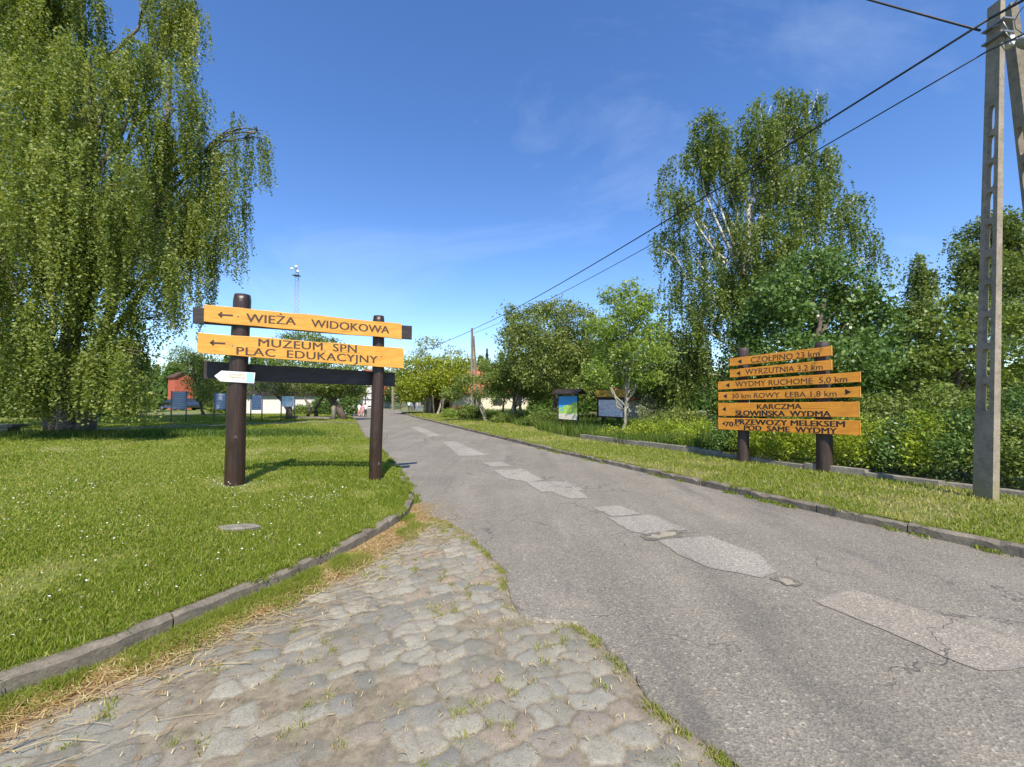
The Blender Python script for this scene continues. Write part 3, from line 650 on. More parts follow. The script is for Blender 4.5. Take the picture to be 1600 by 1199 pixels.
def write(mb, pl, txt, q, off=.002, bold=0.0, space=1.0, mi=None):
    """q = x0, top0, bottom0, x1, top1, bottom1 in pixels of the photograph; capitals fill that strip"""
    if mb is None: raise ValueError
    if bold > .001:
        k = 1 if bold < .04 else 2
        for i in range(-k, k + 1):
            dx = i / k * bold * (q[2] - q[1]) * .9; write(mb, pl, txt, [q[0] + dx, q[1], q[2], q[3] + dx, q[4], q[5]], off + .0002 * (i + k), 0, space, mi)
        return
    V, Fs = glyphs(txt, 0, space); H, _ = glyphs('H', 0); cap = H[:, 1].max() - 0; 
    x0, x1 = V[:, 0].min(), V[:, 0].max(); u = (V[:, 0] - x0) / (x1 - x0); v = V[:, 1] / cap
    a0, a1 = pl.hit(q[0], q[2], off), pl.hit(q[0], q[1], off); b0, b1 = pl.hit(q[3], q[5], off), pl.hit(q[3], q[4], off)
    a1[:2] = a0[:2]; b1[:2] = b0[:2]; v = v * (.92 if bold or mi is None else 1)
    P3 = (a0 * (1 - u[:, None]) + b0 * u[:, None]); P3[:, 2] += v * ((a1[2] - a0[2]) * (1 - u) + (b1[2] - b0[2]) * u)
    mb.add(P3, Fs, mi)
def shape(mb, pl, pts, off=.002, thick=.0, mi=None):
    P3 = [pl.hit(x, y, off) for x, y in pts]
    if thick: mb.prism(P3, -pl.n * thick, mi)
    else: mb.add(P3, [tuple(range(len(P3)))], mi)
def board(name, pl, q, mat, parent, thick=.045, wav=.003, org=None, bev=.004):
    """q = xl, top, bottom, xr, top, bottom"""
    a1, a0, b1, b0 = pl.hit(q[0], q[1]), pl.hit(q[0], q[2]), pl.hit(q[3], q[4]), pl.hit(q[3], q[5])
    a1[:2] = a0[:2]; b1[:2] = b0[:2]; N = 14
    top = [a1 * (1 - t) + b1 * t + np.array([0, 0, rng.normal(0, wav)]) for t in np.linspace(0, 1, N)]
    bot = [a0 * (1 - t) + b0 * t + np.array([0, 0, rng.normal(0, wav)]) for t in np.linspace(1, 0, N)]
    th = math.atan2(pl.s[1], pl.s[0]); o3 = (a0 + b0) / 2; m = MB(); c, s_ = math.cos(-th), math.sin(-th)
    loc = lambda p: ((p[0] - o3[0]) * c - (p[1] - o3[1]) * s_, (p[0] - o3[0]) * s_ + (p[1] - o3[1]) * c, p[2] - o3[2])
    T = [np.array(loc(p)) for p in top]; B = [np.array(loc(p)) for p in bot[::-1]]; nn = np.array([0, 1., 0]) * thick * (1 if np.dot(np.array([-math.sin(th), math.cos(th), 0]), pl.n) < 0 else -1)
    vs = []; 
    for t, b in zip(T, B): vs += [b, t, t + nn, b + nn]
    fs = [(4 * i + j, 4 * i + (j + 1) % 4, 4 * i + 4 + (j + 1) % 4, 4 * i + 4 + j) for i in range(N - 1) for j in range(4)] + [(0, 1, 2, 3), (4 * N - 1, 4 * N - 2, 4 * N - 3, 4 * N - 4)]
    m.add(vs, fs); ob = m.build(name, mat)
    ob.location = [float(v) for v in o3]; ob.rotation_euler = (0, 0, th); ob.parent = parent
    ob.matrix_parent_inverse = parent_world(parent).inverted()
    if bev: b = ob.modifiers.new('bevel', 'BEVEL'); b.width = bev; b.segments = 2; b.limit_method = 'ANGLE'; b.angle_limit = R(50)
    return ob
def log_post(name, b, t, r0, r1, mat, parent, knots=(), n=20):
    """debarked log from b to t, slightly crooked, chamfered top"""
    b = np.asarray(b, float); t = np.asarray(t, float); m = MB(); N = 34; pts = []; vs = []
    for i in range(N):
        f = i / (N - 1); p = b * (1 - f) + t * f; p = p + np.array([.008 * math.sin(f * 7 + b[0]), .008 * math.sin(f * 5 + 1 + b[1]), 0]); r = r0 * (1 - f) + r1 * f
        if i == N - 1: r *= .90
        for k in range(n):
            a = 2 * math.pi * k / n; rr = r * (1 + .02 * math.sin(3 * a + f * 4) + .012 * math.sin(5 * a + f * 17))
            for kz, ka_, kr in knots:
                dz = (p[2] - kz) / .035; da = ((a - ka_ + math.pi) % (2 * math.pi) - math.pi) / .22; rr += kr * math.exp(-dz * dz - da * da)
            vs.append(p + np.array([math.cos(a) * rr, math.sin(a) * rr, 0]))
    fs = [(i * n + k, i * n + (k + 1) % n, (i + 1) * n + (k + 1) % n, (i + 1) * n + k) for i in range(N - 1) for k in range(n)]
    vs.append(t + np.array([0, 0, .012])); c = len(vs) - 1
    m.add(vs, fs, None, True); top = (N - 1) * n; m.f += [(top + k, top + (k + 1) % n, c) for k in range(n)]; m.m += [0] * n; m.sm += [False] * n
    return m.build(name, mat, parent, origin=b)

# ------------------------------------------------------------------ the near wooden signpost
A0, A1 = at(365, 757, 6.8), at(378.5, 461, 6.8); B0, B1 = at(586.5, 750, 7.84), at(592.5, 494, 7.84)
c1 = lambda *q: [280 + v / 3.9975 if i % 3 == 0 else 420 + v / 3.9975 for i, v in enumerate(q)]
mid = (A0 + B0) / 2; mid[2] = min(A0[2], B0[2])
sg = empty('wooden_signpost', mid, 'tall wooden signpost on the lawn with two bright orange boards, WIEŻA WIDOKOWA on top', 'signpost')
A0g = A0.copy(); A0g[2] -= .12; B0g = B0.copy(); B0g[2] -= .12
log_post('post', A0g, A1, .146, .127, M['post'], sg, [(A0[2] + .73, R(283), .040), (A0[2] + 1.42, R(325), .022), (A0[2] + .28, R(310), .015), (A0[2] + 1.1, R(290), .010), (A0[2] + .5, R(318), .01)])
log_post('post', B0g, B1, .117, .104, M['post'], sg, [(B0[2] + .55, R(280), .02), (B0[2] + .85, R(275), .02), (B0[2] + 1.3, R(280), .018), (B0[2] + .2, R(270), .012)])
PF = Plane(A0, B0 - A0, .205); PM = Plane(A0, B0 - A0, .165); PB = Plane(A0, B0 - A0, -.10); PC = Plane(A0, B0 - A0, .120)
o = board('backing_beam', PM, c1(84, 238, 338, 1453, 359, 442), M['beam'], sg, .06, .002)
b1 = board('direction_board', PF, c1(153, 223, 330, 1389, 343, 440), M['orange'], sg, .038, .004)
b2 = board('direction_board', PF, c1(112, 400, 525, 1401, 497, 625), M['orange'], sg, .048, .003)
board('crossbeam', PB, c1(150, 577, 690, 1347, 650, 736), M['beam'], sg, .12, .003)
def arrow_line(mb, pl, tip, tail, hw, th=3.2):
    tx, ty = tip; ux, uy = tail
    for sgn in (-1, 1):
        shape(mb, pl, [(tx, ty - sgn * .4), (tx + hw, ty + sgn * hw * .88), (tx + hw + th * .5, ty + sgn * (hw * .88 - th * .55)), (tx + th * 1.1, ty + sgn * th * .1)])
    shape(mb, pl, [(tx + 1, ty - th * .32), (ux, uy - th * .32), (ux, uy + th * .32), (tx + 1, ty + th * .32)])
def words(pl, txt, q, parent, mat='letters', off=.002, bold=.0, space=1.0):
    m = MB(); write(m, pl, txt, q, off, bold, space); return m.build('lettering', M[mat], parent)
words(PF, 'WIEŻA', c1(418, 275, 333, 728, 302, 352), b1, bold=.035); words(PF, 'WIDOKOWA', c1(825, 312, 364, 1312, 357, 406), b1, bold=.035)
m = MB(); arrow_line(m, PF, c1(240, 288), c1(336, 293), 5.8, 4.4); m.build('arrow_mark', M['letters'], b1)
words(PF, 'MUZEUM  SPN', c1(495, 433, 484, 1108, 475, 525), b2, bold=.035, space=1.05); words(PF, 'PLAC  EDUKACYJNY', c1(358, 484, 536, 1238, 543, 592), b2, bold=.035, space=1.05)
m = MB(); arrow_line(m, PF, c1(189, 463), c1(288, 468), 5.8, 4.4); m.build('arrow_mark', M['letters'], b2)
def screw(pl, x, y, parent, r=.011):
    p = pl.hit(x, y); m = MB(); q = p + pl.n * .006; m.tube([p - pl.n * .004, q, q + pl.n * .003], [r, r, r * .6], 10); m.build('bolt', M['steel'], parent)
for x, y in ((367, 298), (1262, 372)): screw(PF, *c1(x, y), b1)
for x, y in ((333, 480), (1262, 548), (910, 512)): screw(PF, *c1(x, y), b2)
# white arrow plate on the near post
c8 = lambda *q: [(330 + v / 20 if i % 2 == 0 else 570 + v / 20) for i, v in enumerate(q)]
PW = Plane(A0, B0 - A0, .172)
pts = [(334.8, 587.6), (346.2, 579.4), (398.8, 582.6), (397, 599.2), (344, 596)]
m = MB(); shape(m, PW, pts, 0, .006); pw = m.build('arrow_plate', M['white'], sg); pw['label'] = 'small white and light blue arrow plate'
m = MB(); shape(m, PW, [(385.8, 582.8), (396.8, 583.4), (395.4, 597.8), (385, 597.2)], .0025); m.build('blue_panel', M['blue_block'], pw)
words(PW, 'DO PUNKTU', (355.5, 583.4, 586.8, 383.8, 584.6, 588), pw, 'gold_print', .0025, .012); words(PW, 'CZERPANIA', (355.5, 588, 591, 383.6, 589, 592.2), pw, 'gold_print', .0025, .012)
words(PW, 'WODY', (362, 592.6, 594.6, 376, 593.2, 595.2), pw, 'grey_print', .0025, .006)
m = MB()
cc = PW.hit(348, 588); rr = .045
for k in range(18):
    if True:
        a0, a1 = 2 * math.pi * k / 18, 2 * math.pi * (k + 1) / 18
        m.add([cc + PW.n * .0025 + PW.s * (r_ * math.cos(a)) + np.array([0, 0, r_ * math.sin(a)]) for r_, a in ((rr, a0), (rr, a1), (rr * .88, a1), (rr * .88, a0))], [(0, 1, 2, 3)])
m.build('drop_symbol', M['grey_print'], pw)

# ------------------------------------------------------------------ the stacked signpost across the road
c2 = lambda *q: [1100 + v / 5.33 if i % 3 == 0 else 520 + v / 5.33 for i, v in enumerate(q)]
C0, C1 = at(1160.5, 721, 9.75), at(1161.5, 544, 9.75); E0, E1 = at(1288, 738, 8.44), at(1284, 535, 8.44)
mid = (C0 + E0) / 2; sr = empty('wooden_signpost', mid, 'wooden signpost on the right verge stacked with six amber boards, CZOŁPINO 23 km uppermost', 'signpost')
C0g = C0 - [0, 0, .15]; E0g = E0 - [0, 0, .15]
log_post('post', C0g, C1, .125, .115, M['post2'], sr, [(C0[2] + .3, R(200), .02)]); log_post('post', E0g, E1, .145, .125, M['post2'], sr, [(E0[2] + .25, R(215), .02), (E0[2] + .5, R(250), .015)])
PR_ = Plane(C0, E0 - C0, .18)
def rb(qb, mat, texts, arrows, black=False, bold=.004):
    bb = board('direction_board', PR_, c2(*qb), mat, sr, .05, .002)
    for t in texts: words(PR_, t[0], c2(*t[1]), bb, 'letters_black' if black else 'letters', .002, t[2] if len(t) > 2 else bold)
    for a in arrows:
        x0, x1, y0, y1, d = a; f = lambda x, y: (1100 + x / 5.33, 520 + y / 5.33)
        m = MB(); shape(m, PR_, [f(x0, (y0 + y1) / 2), f(x1, y0), f(x1, y1)] if d < 0 else [f(x1, (y0 + y1) / 2), f(x0, y1), f(x0, y0)])
        m.build('arrow_mark', M['letters_black'], bb)
    return bb
rb((218, 215, 280, 1062, 112, 190), M['orange2'], [('CZOŁPINO 23 km', (390, 202, 252, 963, 143, 196), .015)], [(280, 312, 220, 260, -1)])
rb((218, 308, 375, 1062, 225, 308), M['orange2'], [('WYRZUTNIA 3.2 km', (345, 301, 348, 988, 256, 307), .015)], [(270, 302, 318, 358, -1)])
rb((120, 410, 475, 1300, 325, 410), M['orange2'], [('WYDMY RUCHOME  5,0 km', (262, 405, 452, 1193, 357, 409), .015)], [(180, 212, 418, 458, -1)])
rb((122, 497, 563, 1300, 450, 537), M['orange2'], [('30 km ROWY  ŁEBA 1,8 km', (232, 506, 548, 1105, 477, 530), .015)], [(160, 190, 508, 548, -1), (1175, 1228, 470, 518, 1)])
rb((122, 587, 692, 1290, 575, 705), M['orange2'], [('KARCZMA', (442, 592, 637, 812, 588, 636), .05), ('SŁOWIŃSKA  WYDMA', (264, 645, 690, 1055, 649, 699), .08)], [(150, 182, 618, 656, -1)], True)
rb((122, 708, 805, 1300, 733, 857), M['orange2'], [('PRZEWOZY MELEKSEM', (262, 716, 763, 1172, 734, 786), .08), ('POD  SAME  WYDMY', (335, 768, 811, 1106, 791, 844), .08), ('70', (177, 737, 779, 243, 739, 782), .07), ('m', (252, 758, 778, 290, 762, 782), .0)], [(148, 174, 742, 772, -1)], True)
# ------------------------------------------------------------------ trestle concrete pole, cables, lamp
def conc_pole(name, base, top, wdir, W0, W1, T0, T1, holes, label, parent=None, N=24, zcap=None):
    """precast pole: wide faces along wdir pierced by rounded openings; holes = [(f0,f1)] fractions of the height"""
    base = np.asarray(base, float); top = np.asarray(top, float); a = np.array([*wdir, 0.]); a /= np.linalg.norm(a); t = np.array([a[1], -a[0], 0.])
    if t[1] > 0: t = -t
    m = MB()
    def pt(u, f, v):   # u -1..1 across the wide face, f height, v -1..1 thickness
        c = base * (1 - f) + top * f; return c + a * (u * (W0 * (1 - f) + W1 * f) / 2) + t * (v * (T0 * (1 - f) + T1 * f) / 2)
    cuts = [0.0]
    hs_ = sorted(holes)
    if hs_:
        cuts += [hs_[0][0] - .008] + [(a_[1] + b_[0]) / 2 for a_, b_ in zip(hs_[:-1], hs_[1:])] + [hs_[-1][1] + .008]
    cuts += [1.0]
    H = np.linalg.norm(top - base)
    for i in range(len(cuts) - 1):
        f0, f1 = cuts[i], cuts[i + 1]
        if f1 - f0 < 1e-4: continue
        hole = [h for h in holes if h[0] >= f0 - 1e-6 and h[1] <= f1 + 1e-6]
        if not hole:
            P8 = [pt(u, f, v) for f in (f0, f1) for u, v in ((-1, -1), (1, -1), (1, 1), (-1, 1))]
            fs = [(0, 1, 5, 4), (1, 2, 6, 5), (2, 3, 7, 6), (3, 0, 4, 7)]
            if i == len(cuts) - 2: fs.append((4, 5, 6, 7))
            m.add(P8, fs)
        else:
            h0, h1 = hole[0]; fc = (f0 + f1) / 2; hf = (f1 - f0) / 2; hh = (h1 - h0) / 2; hw = .48
            ua = W0 * .5 * .5; angs = []
            ring_i, ring_o = [], []
            ca_ = math.atan2(hf * H, 1 * W0 * .5)
            for k in range(N):
                an = 2 * math.pi * k / N; c, s_ = math.cos(an), math.sin(an)
                e = .38; ring_i.append((hw * math.copysign(abs(c) ** e, c), fc + hh * math.copysign(abs(s_) ** (e if s_ < 0 else .62), s_)))
                mxx = max(abs(c), abs(s_)); ring_o.append((c / mxx, fc + hf * s_ / mxx))
            b = len(m.v); vs = []
            for v in (-1, 1):
                vs += [pt(u, f, v) for u, f in ring_o] + [pt(u, f, v) for u, f in ring_i]
            fs = []
            for k in range(N):
                k2 = (k + 1) % N
                fs += [(k, k2, N + k2, N + k), (2 * N + k, 2 * N + k2, 3 * N + k2, 3 * N + k), (N + k, N + k2, 3 * N + k2, 3 * N + k)]
                if abs(ring_o[k][0]) > .999 and abs(ring_o[k2][0]) > .999 and ring_o[k][0] * ring_o[k2][0] > 0: fs.append((k, k2, 2 * N + k2, 2 * N + k))
            m.add(vs, fs)
    ob = m.build(name, M['pole'], parent, origin=base)
    return ob
PB0 = at(1538, 779, 6.12); PT0 = at(1556.5, 6, 6.12)
tp = empty('utility_pole', PB0, 'tall grey concrete trestle pole with oval openings standing on the right verge', 'utility pole', 'concrete utility poles along the road')
yh = [(605, 647), (553, 596), (503, 544), (452, 494), (412, 445), (357, 397), (308, 349), (263, 302), (218, 256), (173, 212)]
hf = [((779 - b) / 773, (779 - a) / 773) for a, b in yh]
conc_pole('pole_shaft', PB0 - [0, 0, .3] , PT0, (-.05, .999), .255, .17, .105, .075, [((f0 * 7.28 + .3) / 7.58, (f1 * 7.28 + .3) / 7.58) for f0, f1 in hf], '', tp)
S0 = at(1668, 779, 6.9); S0[2] = 0; S1 = at(1577, 12, 6.28)
conc_pole('pole_strut', S0, S1, (.35, .93), .30, .20, .125, .085, [(.06 + .058 * i * 1.25, .06 + .058 * i * 1.25 + .055) for i in range(10)], '', tp)
ax = (PT0 - PB0); ax /= np.linalg.norm(ax)
def on_pole(py): f = (779 - py) / 773; return PB0 * (1 - f) + PT0 * f
m = MB()
for py in (45, 66): c = on_pole(py); m.box(c + [0, -.03, 0], (.09, .14, .012), .1)
m.tube([on_pole(50) + [-.11, -.05, 0], on_pole(50) + [-.05, -.14, 0], on_pole(66) + [.05, -.13, 0]], .012, 6); m.tube([on_pole(80) + [.05, -.16, 0], on_pole(64) + [-.06, -.16, 0]], .01, 6)
m.tube([on_pole(32) + [0, -.16, 0], on_pole(26) + [0, -.3, 0]], .012, 6); m.build('clamp', M['steel'], tp)
m = MB(); m.tube([on_pole(20) + [.075, 0, 0], on_pole(60) + [.085, -.02, 0], on_pole(90) + [.08, .02, 0]], .014, 6); m.tube([on_pole(20) + [.13, .0, 0], on_pole(70) + [.14, .02, 0]], .014, 6)
m.build('conduit', M['black'], tp)
c = on_pole(74) + [.13, -.06, 0]; m = MB(); m.box(c, (.045, .05, .075)); m.build('junction_box', M['white'], tp, bevel=.006)
# street lamp head carried by the pole, just inside the frame
c = at(1606, 64, 5.9); m = MB(); m.lathe((0, 0, 0), [(0.0, .10), (.05, .09), (.09, .04), (.10, -.06), (.085, -.08), (0, -.085)], 14, axis='Z')
o = m.build('lamp_head', M['grey_print'], tp, origin=(0, 0, 0)); o.location = [float(v) for v in c]; o.rotation_euler = (0, R(25), 0); o.scale = (1.5, .9, .8)
m = MB(); m.tube([c + [0, 0, .05], c + [-.12, .1, .1], on_pole(60) + [.18, .12, 0]], .016, 8); m.build('lamp_arm', M['steel'], tp)
m = MB(); m.tube([at(1590, 25, 6.1), at(1585, 32, 6.1), at(1587, 45, 6.05), at(1597, 52, 5.95)], .006, 6); m.tube([at(1600, 10, 6.0), at(1592, 20, 6.1), at(1586, 32, 6.2)], .006, 6); m.build('loose_wire', M['black'], tp)
P2 = gp(738, 652, .14); P2 = at(738, 653, 33.); P2[2] = .1; T2 = at(737.3, 513, 33.)
t2 = empty('utility_pole', P2, 'slim pale trestle pole rising beside the chimney of the red-roofed house', 'utility pole', 'concrete utility poles along the road')
conc_pole('pole_shaft', P2, T2, (.3, .95), .30, .20, .13, .12, [(.1 + .06 * i, .1 + .06 * i + .05) for i in range(9)], '', t2)
Q = P2 + [.42, .5, 0]; conc_pole('pole_strut', Q, T2 + [.13, .05, -.6], (.3, .95), .26, .18, .12, .1, [], '', t2)
P3 = at(614, 641.5, 57.); P3[2] = 0; T3 = at(614, 557, 57.)
t3 = empty('utility_pole', P3, 'distant pale pole at the end of the road, right of the wooden sign', 'utility pole', 'concrete utility poles along the road'); conc_pole('pole_shaft', P3, T3, (.3, .95), .34, .24, .22, .17, [], '', t3)
def cable(name, a, b, sag, r, label, ext=None, mids=None):
    pts = []
    for i in range(41): f = i / 40; p = a * (1 - f) + b * f; p = p - np.array([0, 0, sag * 4 * f * (1 - f)]); pts.append(p)
    m = MB(); m.tube(pts, r, 6)
    if ext is not None: m.tube([a, ext], r * 1.05, 6)
    o = m.build(name, M['black'], origin=a); return tag(o, label, 'cable', 'overhead cables')
k1 = at(1545, 30, 5.95); k1x = at(1640, -22, 5.2)
cable('power_cable', k1, T2 + [0, -.1, -.15], .32, .018, 'thick black overhead cable, upper of the pair running to the far pole', k1x)
k2 = at(1540, 82, 5.95); k2x = at(1640, 34, 5.0)
cable('power_cable', k2, T2 + [.05, -.1, -.45], .38, .011, 'thin black overhead cable, lower of the pair running to the far pole', k2x)
k3 = at(1532, 48, 6.05); cable('power_cable', k3, at(1100, -75, 9.0), .02, .016, 'short black cable arriving at the near pole from the top edge of the sky')
cable('power_cable', T2 + [0, .1, -.15], T3 + [0, 0, -.2], .3, .02, 'distant cable sloping down left from the slim pale pole')
# ------------------------------------------------------------------ low concrete edging wall behind the verge
def lowwall(y0, y1, hgt, label, lean=0.0, seg=1.0):
    m = MB(); yy = np.arange(y0, y1, .02); X = XW(yy); s = np.concatenate([[0], np.cumsum(np.hypot(np.diff(X), np.diff(yy)))]); k = 0
    while k * seg < s[-1] - .1:
        a, b = k * seg + .006, min((k + 1) * seg - .006, s[-1]); h = hgt + rng.normal(0, .012); jx = rng.normal(0, .012, 2); P = []
        for q in range(4):
            sv = a + (b - a) * q / 3; x, y = np.interp(sv, s, X), np.interp(sv, s, yy); j = jx[0] if q < 2 else jx[1]
            for d, z in ((0, 0), (lean, h - .012), (.012 + lean, h), (.11 + lean, h), (.12, 0)): P.append((x + d + j, y, .08 + z))
        fs = [(q * 5 + r, q * 5 + r + 1, q * 5 + r + 6, q * 5 + r + 5) for q in range(3) for r in range(4)] + [(0, 1, 2, 3, 4), (19, 18, 17, 16, 15)]
        m.add(P, fs); k += 1
    o = m.build('edging_wall', M['grey_conc'], origin=(float(XW((y0 + y1) / 2)), (y0 + y1) / 2, .1)); tag(o, label, 'low wall', 'concrete edging behind the verge')
lowwall(11.1, 15.2, .21, 'straight low concrete edging in front of the shrubs, beginning by the young tree')
lowwall(7.0, 11.05, .16, 'darker sunken concrete edging running behind the stacked amber signpost')
lowwall(2.5, 6.95, .14, 'broken concrete edging passing behind the near concrete pole', .02)
# ------------------------------------------------------------------ lawn panels, map board, info board
def leg(m, x, y, z0, z1, r=.03): m.box((x, y, (z0 + z1) / 2), (r, r, (z1 - z0) / 2))
def lawn_panel(a, b, ft, tp_, bt, D, label, light=False):
    p = Plane(at(a[0], ft[0], D), (at(b[0], ft[1], D + .3) - at(a[0], ft[0], D)))
    f0, f1 = p.hit(a[0], ft[0]), p.hit(b[0], ft[1]); f0[2] = f1[2] = min(f0[2], f1[2]); f0[2] = float(zlawn(f0[0], f0[1])); f1[2] = float(zlawn(f1[0], f1[1]))
    e = empty('information_panel', (f0 + f1) / 2, label, 'information panel', 'information panels on the lawn')
    zt = p.hit(a[0], tp_)[2]; zb = p.hit(a[0], bt)[2]
    for f in (f0, f1):
        m = MB(); m.tube([f - [0, 0, .05], [f[0], f[1], zt]], .035, 8); m.build('leg', M['steel'], e)
    m = MB(); c0, c1_ = f0 + p.s * .045 * np.sign(np.dot(f1 - f0, p.s)), f1 - p.s * .045 * np.sign(np.dot(f1 - f0, p.s))
    m.prism([[c0[0], c0[1], zb], [c1_[0], c1_[1], zb], [c1_[0], c1_[1], zt - .03], [c0[0], c0[1], zt - .03]], -p.n * .03)
    pn = m.build('panel', M['panel_light'] if light else M['panel_blue'], e)
    m = MB(); nl = 4 if light else 9
    for k in range(nl):
        z = zb + (zt - zb) * (k + .8) / (nl + .9) if not light else zb + (zt - zb) * (.55 + .09 * k); u0, u1 = .08, .92 if k % 3 else .8
        q0, q1 = c0 * (1 - u0) + c1_ * u0, c0 * (1 - u1) + c1_ * u1; h = .045
        m.add([[*q0[:2], z], [*q1[:2], z], [*q1[:2], z + h], [*q0[:2], z + h]] + np.tile(p.n * .004, (4, 1)), [(0, 1, 2, 3)])
    m.build('print', M['panel_line'] if not light else M['panel_teal'], pn)
M['panel_blue'] = plain('blue_grey_panel', (.30, .37, .52), .3, .08, 3, bmp=0); M['panel_line'] = plain('pale_print', (.62, .67, .76), .4, .1, 3, bmp=0)
M['panel_light'] = plain('pale_panel', (.68, .78, .86), .35, .06, 3, bmp=0); M['panel_teal'] = plain('teal_print', (.30, .52, .56), .4, .1, 3, bmp=0)
lawn_panel((267, 0), (290.5, 0), (660, 657.5), 611, 640, 24.2, 'blue-grey information panel standing nearest the birch, in front of the parked car')
lawn_panel((334, 0), (353, 0), (658.5, 657), 614, 640, 25.0, 'blue-grey information panel half hidden by the thick left post of the sign')
lawn_panel((391.5, 0), (409, 0), (658.5, 657.5), 617, 641, 25.0, 'narrow blue-grey information panel just right of the thick sign post')
lawn_panel((439, 0), (460, 0), (657.5, 656.5), 619, 635.5, 25.6, 'pale blue information panel on long legs beneath the orange boards', True)
def map_mat():
    m, nt, b = new_mat('printed_map'); t = nt.nodes.new('ShaderNodeTexCoord'); s_ = nt.nodes.new('ShaderNodeSeparateXYZ'); nt.links.new(t.outputs['Generated'], s_.inputs[0])
    n = noise(nt, 3.2, 6, .62, t.outputs['Generated']); n2 = noise(nt, 14, 5, .7, t.outputs['Generated'])
    h = mathn(nt, 'ADD', mathn(nt, 'MULTIPLY', s_.outputs['Z'], 1.0), mathn(nt, 'MULTIPLY', mathn(nt, 'SUBTRACT', n, .5), 1.5)); h = mathn(nt, 'SUBTRACT', h, mathn(nt, 'MULTIPLY', s_.outputs['X'], .35))
    land = ramp(nt, n2, [(.35, (.10, .38, .08)), (.5, (.35, .55, .10)), (.65, (.60, .62, .12))])
    c = mixc(nt, ramp(nt, h, [(.40, (0, 0, 0)), (.42, (1, 1, 1))]), land, (.04, .32, .72))
    c = mixc(nt, ramp(nt, s_.outputs['Z'], [(.255, (1, 1, 1)), (.26, (0, 0, 0))]), c, ramp(nt, n2, [(.4, (.50, .47, .38)), (.6, (.66, .62, .50))]))
    nt.links.new(c, b.inputs['Base Color']); b.inputs['Roughness'].default_value = .35; return m
M['map'] = map_mat()
def paper_mat():
    m, nt, b = new_mat('printed_plan'); t = nt.nodes.new('ShaderNodeTexCoord'); v = nt.nodes.new('ShaderNodeTexVoronoi'); v.feature = 'DISTANCE_TO_EDGE'; v.inputs['Scale'].default_value = 7
    nt.links.new(t.outputs['Generated'], v.inputs['Vector']); n = noise(nt, 9, 5, .7, t.outputs['Generated'])
    c = ramp(nt, n, [(.35, (.66, .61, .72)), (.6, (.84, .82, .88))]); c = mixc(nt, ramp(nt, v.outputs['Distance'], [(.02, (.6, .6, .6)), (.05, (0, 0, 0))]), c, (.35, .16, .18))
    nt.links.new(c, b.inputs['Base Color']); b.inputs['Roughness'].default_value = .3; return m
M['plan'] = paper_mat()
F0, F1_ = at(876.5, 670, 19.9), at(900, 672.5, 19.3)
mb_ = empty('map_board', (F0 + F1_) / 2, 'roofed notice board with a blue and green coastal map on the grass verge', 'notice board')
PMp = Plane(F0, F1_ - F0, .09)
for f in (F0, F1_):
    z1 = PMp.hit(876, 616)[2]; m = MB(); m.box((f[0], f[1], (z1 + f[2] - .1) / 2), (.075, .06, (z1 - f[2] + .1) / 2), math.atan2(PMp.s[1], PMp.s[0])); m.build('post', M['brown'], mb_)
board('frame', Plane(F0, F1_ - F0, .085), (871.8, 618.5, 656, 903.2, 617.5, 658.5), M['beam'], mb_, .05, .0)
board('map_sheet', Plane(F0, F1_ - F0, .10), (873, 619.6, 654.6, 901.8, 618.8, 656.8), M['map'], mb_, .012, .0, bev=0)
board('header_board', Plane(F0, F1_ - F0, .10), (876, 613.2, 617.6, 899, 612.6, 617), M['brown'], mb_, .02, .001, bev=0)
r0, r1 = PMp.hit(866.5, 616.5), PMp.hit(908, 615.5); zt = PMp.hit(887, 609.5)[2]; mm = (r0 + r1) / 2
m = MB(); rr0, rr1 = r0 - PMp.n * .1, r1 - PMp.n * .1
for sg_ in (1, -1):
    a, b = rr0 + PMp.n * .36 * sg_, rr1 + PMp.n * .36 * sg_; a[2] = b[2] = r0[2]; c_, d_ = rr1.copy(), rr0.copy(); c_[2] = d_[2] = zt
    m.prism([a, b, c_, d_], [0, 0, .045])
m.build('roof', M['beam'], mb_)
G0, G1 = at(943.5, 669, 19.2), at(967, 670.5, 18.6); G0[2] = G1[2] = .12
ib = empty('notice_board', (G0 + G1) / 2, 'dark framed notice board with pale plan and ochre header plank, behind the young tree', 'notice board')
PI = Plane(G0, G1 - G0, .09)
for f in (G0, G1):
    z1 = PI.hit(940, 622)[2]; m = MB(); m.box((f[0], f[1], (z1 + f[2] - .1) / 2), (.085, .07, (z1 - f[2] + .1) / 2), math.atan2(PI.s[1], PI.s[0])); m.build('post', M['beam'], ib)
board('frame', Plane(G0, G1 - G0, .085), (933, 621.8, 651.5, 975, 621.5, 654), M['beam'], ib, .05, .0)
board('plan_sheet', Plane(G0, G1 - G0, .10), (935.6, 625, 650, 973.2, 625.2, 652), M['plan'], ib, .012, .0, bev=0)
M['ochre'] = wood('ochre_plank', (.40, .22, .03), (.58, .36, .05), .5, .3, False)
hb = board('header_plank', Plane(G0, G1 - G0, .12), (931.5, 610.2, 620.4, 977.5, 609, 620.8), M['ochre'], ib, .05, .008)
board('ledge', Plane(G0, G1 - G0, .16), (931, 620.6, 622.4, 977, 620.8, 622.8), M['beam'], ib, .12, .002)
m = MB(); pq = Plane(G0, G1 - G0, .12)
for k in range(16):
    x = 937 + k * 2.0; shape(m, pq, [(x, 615.2), (x + 1.2, 615.2), (x + 1.2, 616.6), (x, 616.6)], .003)
m.build('print', M['brown'], hb)
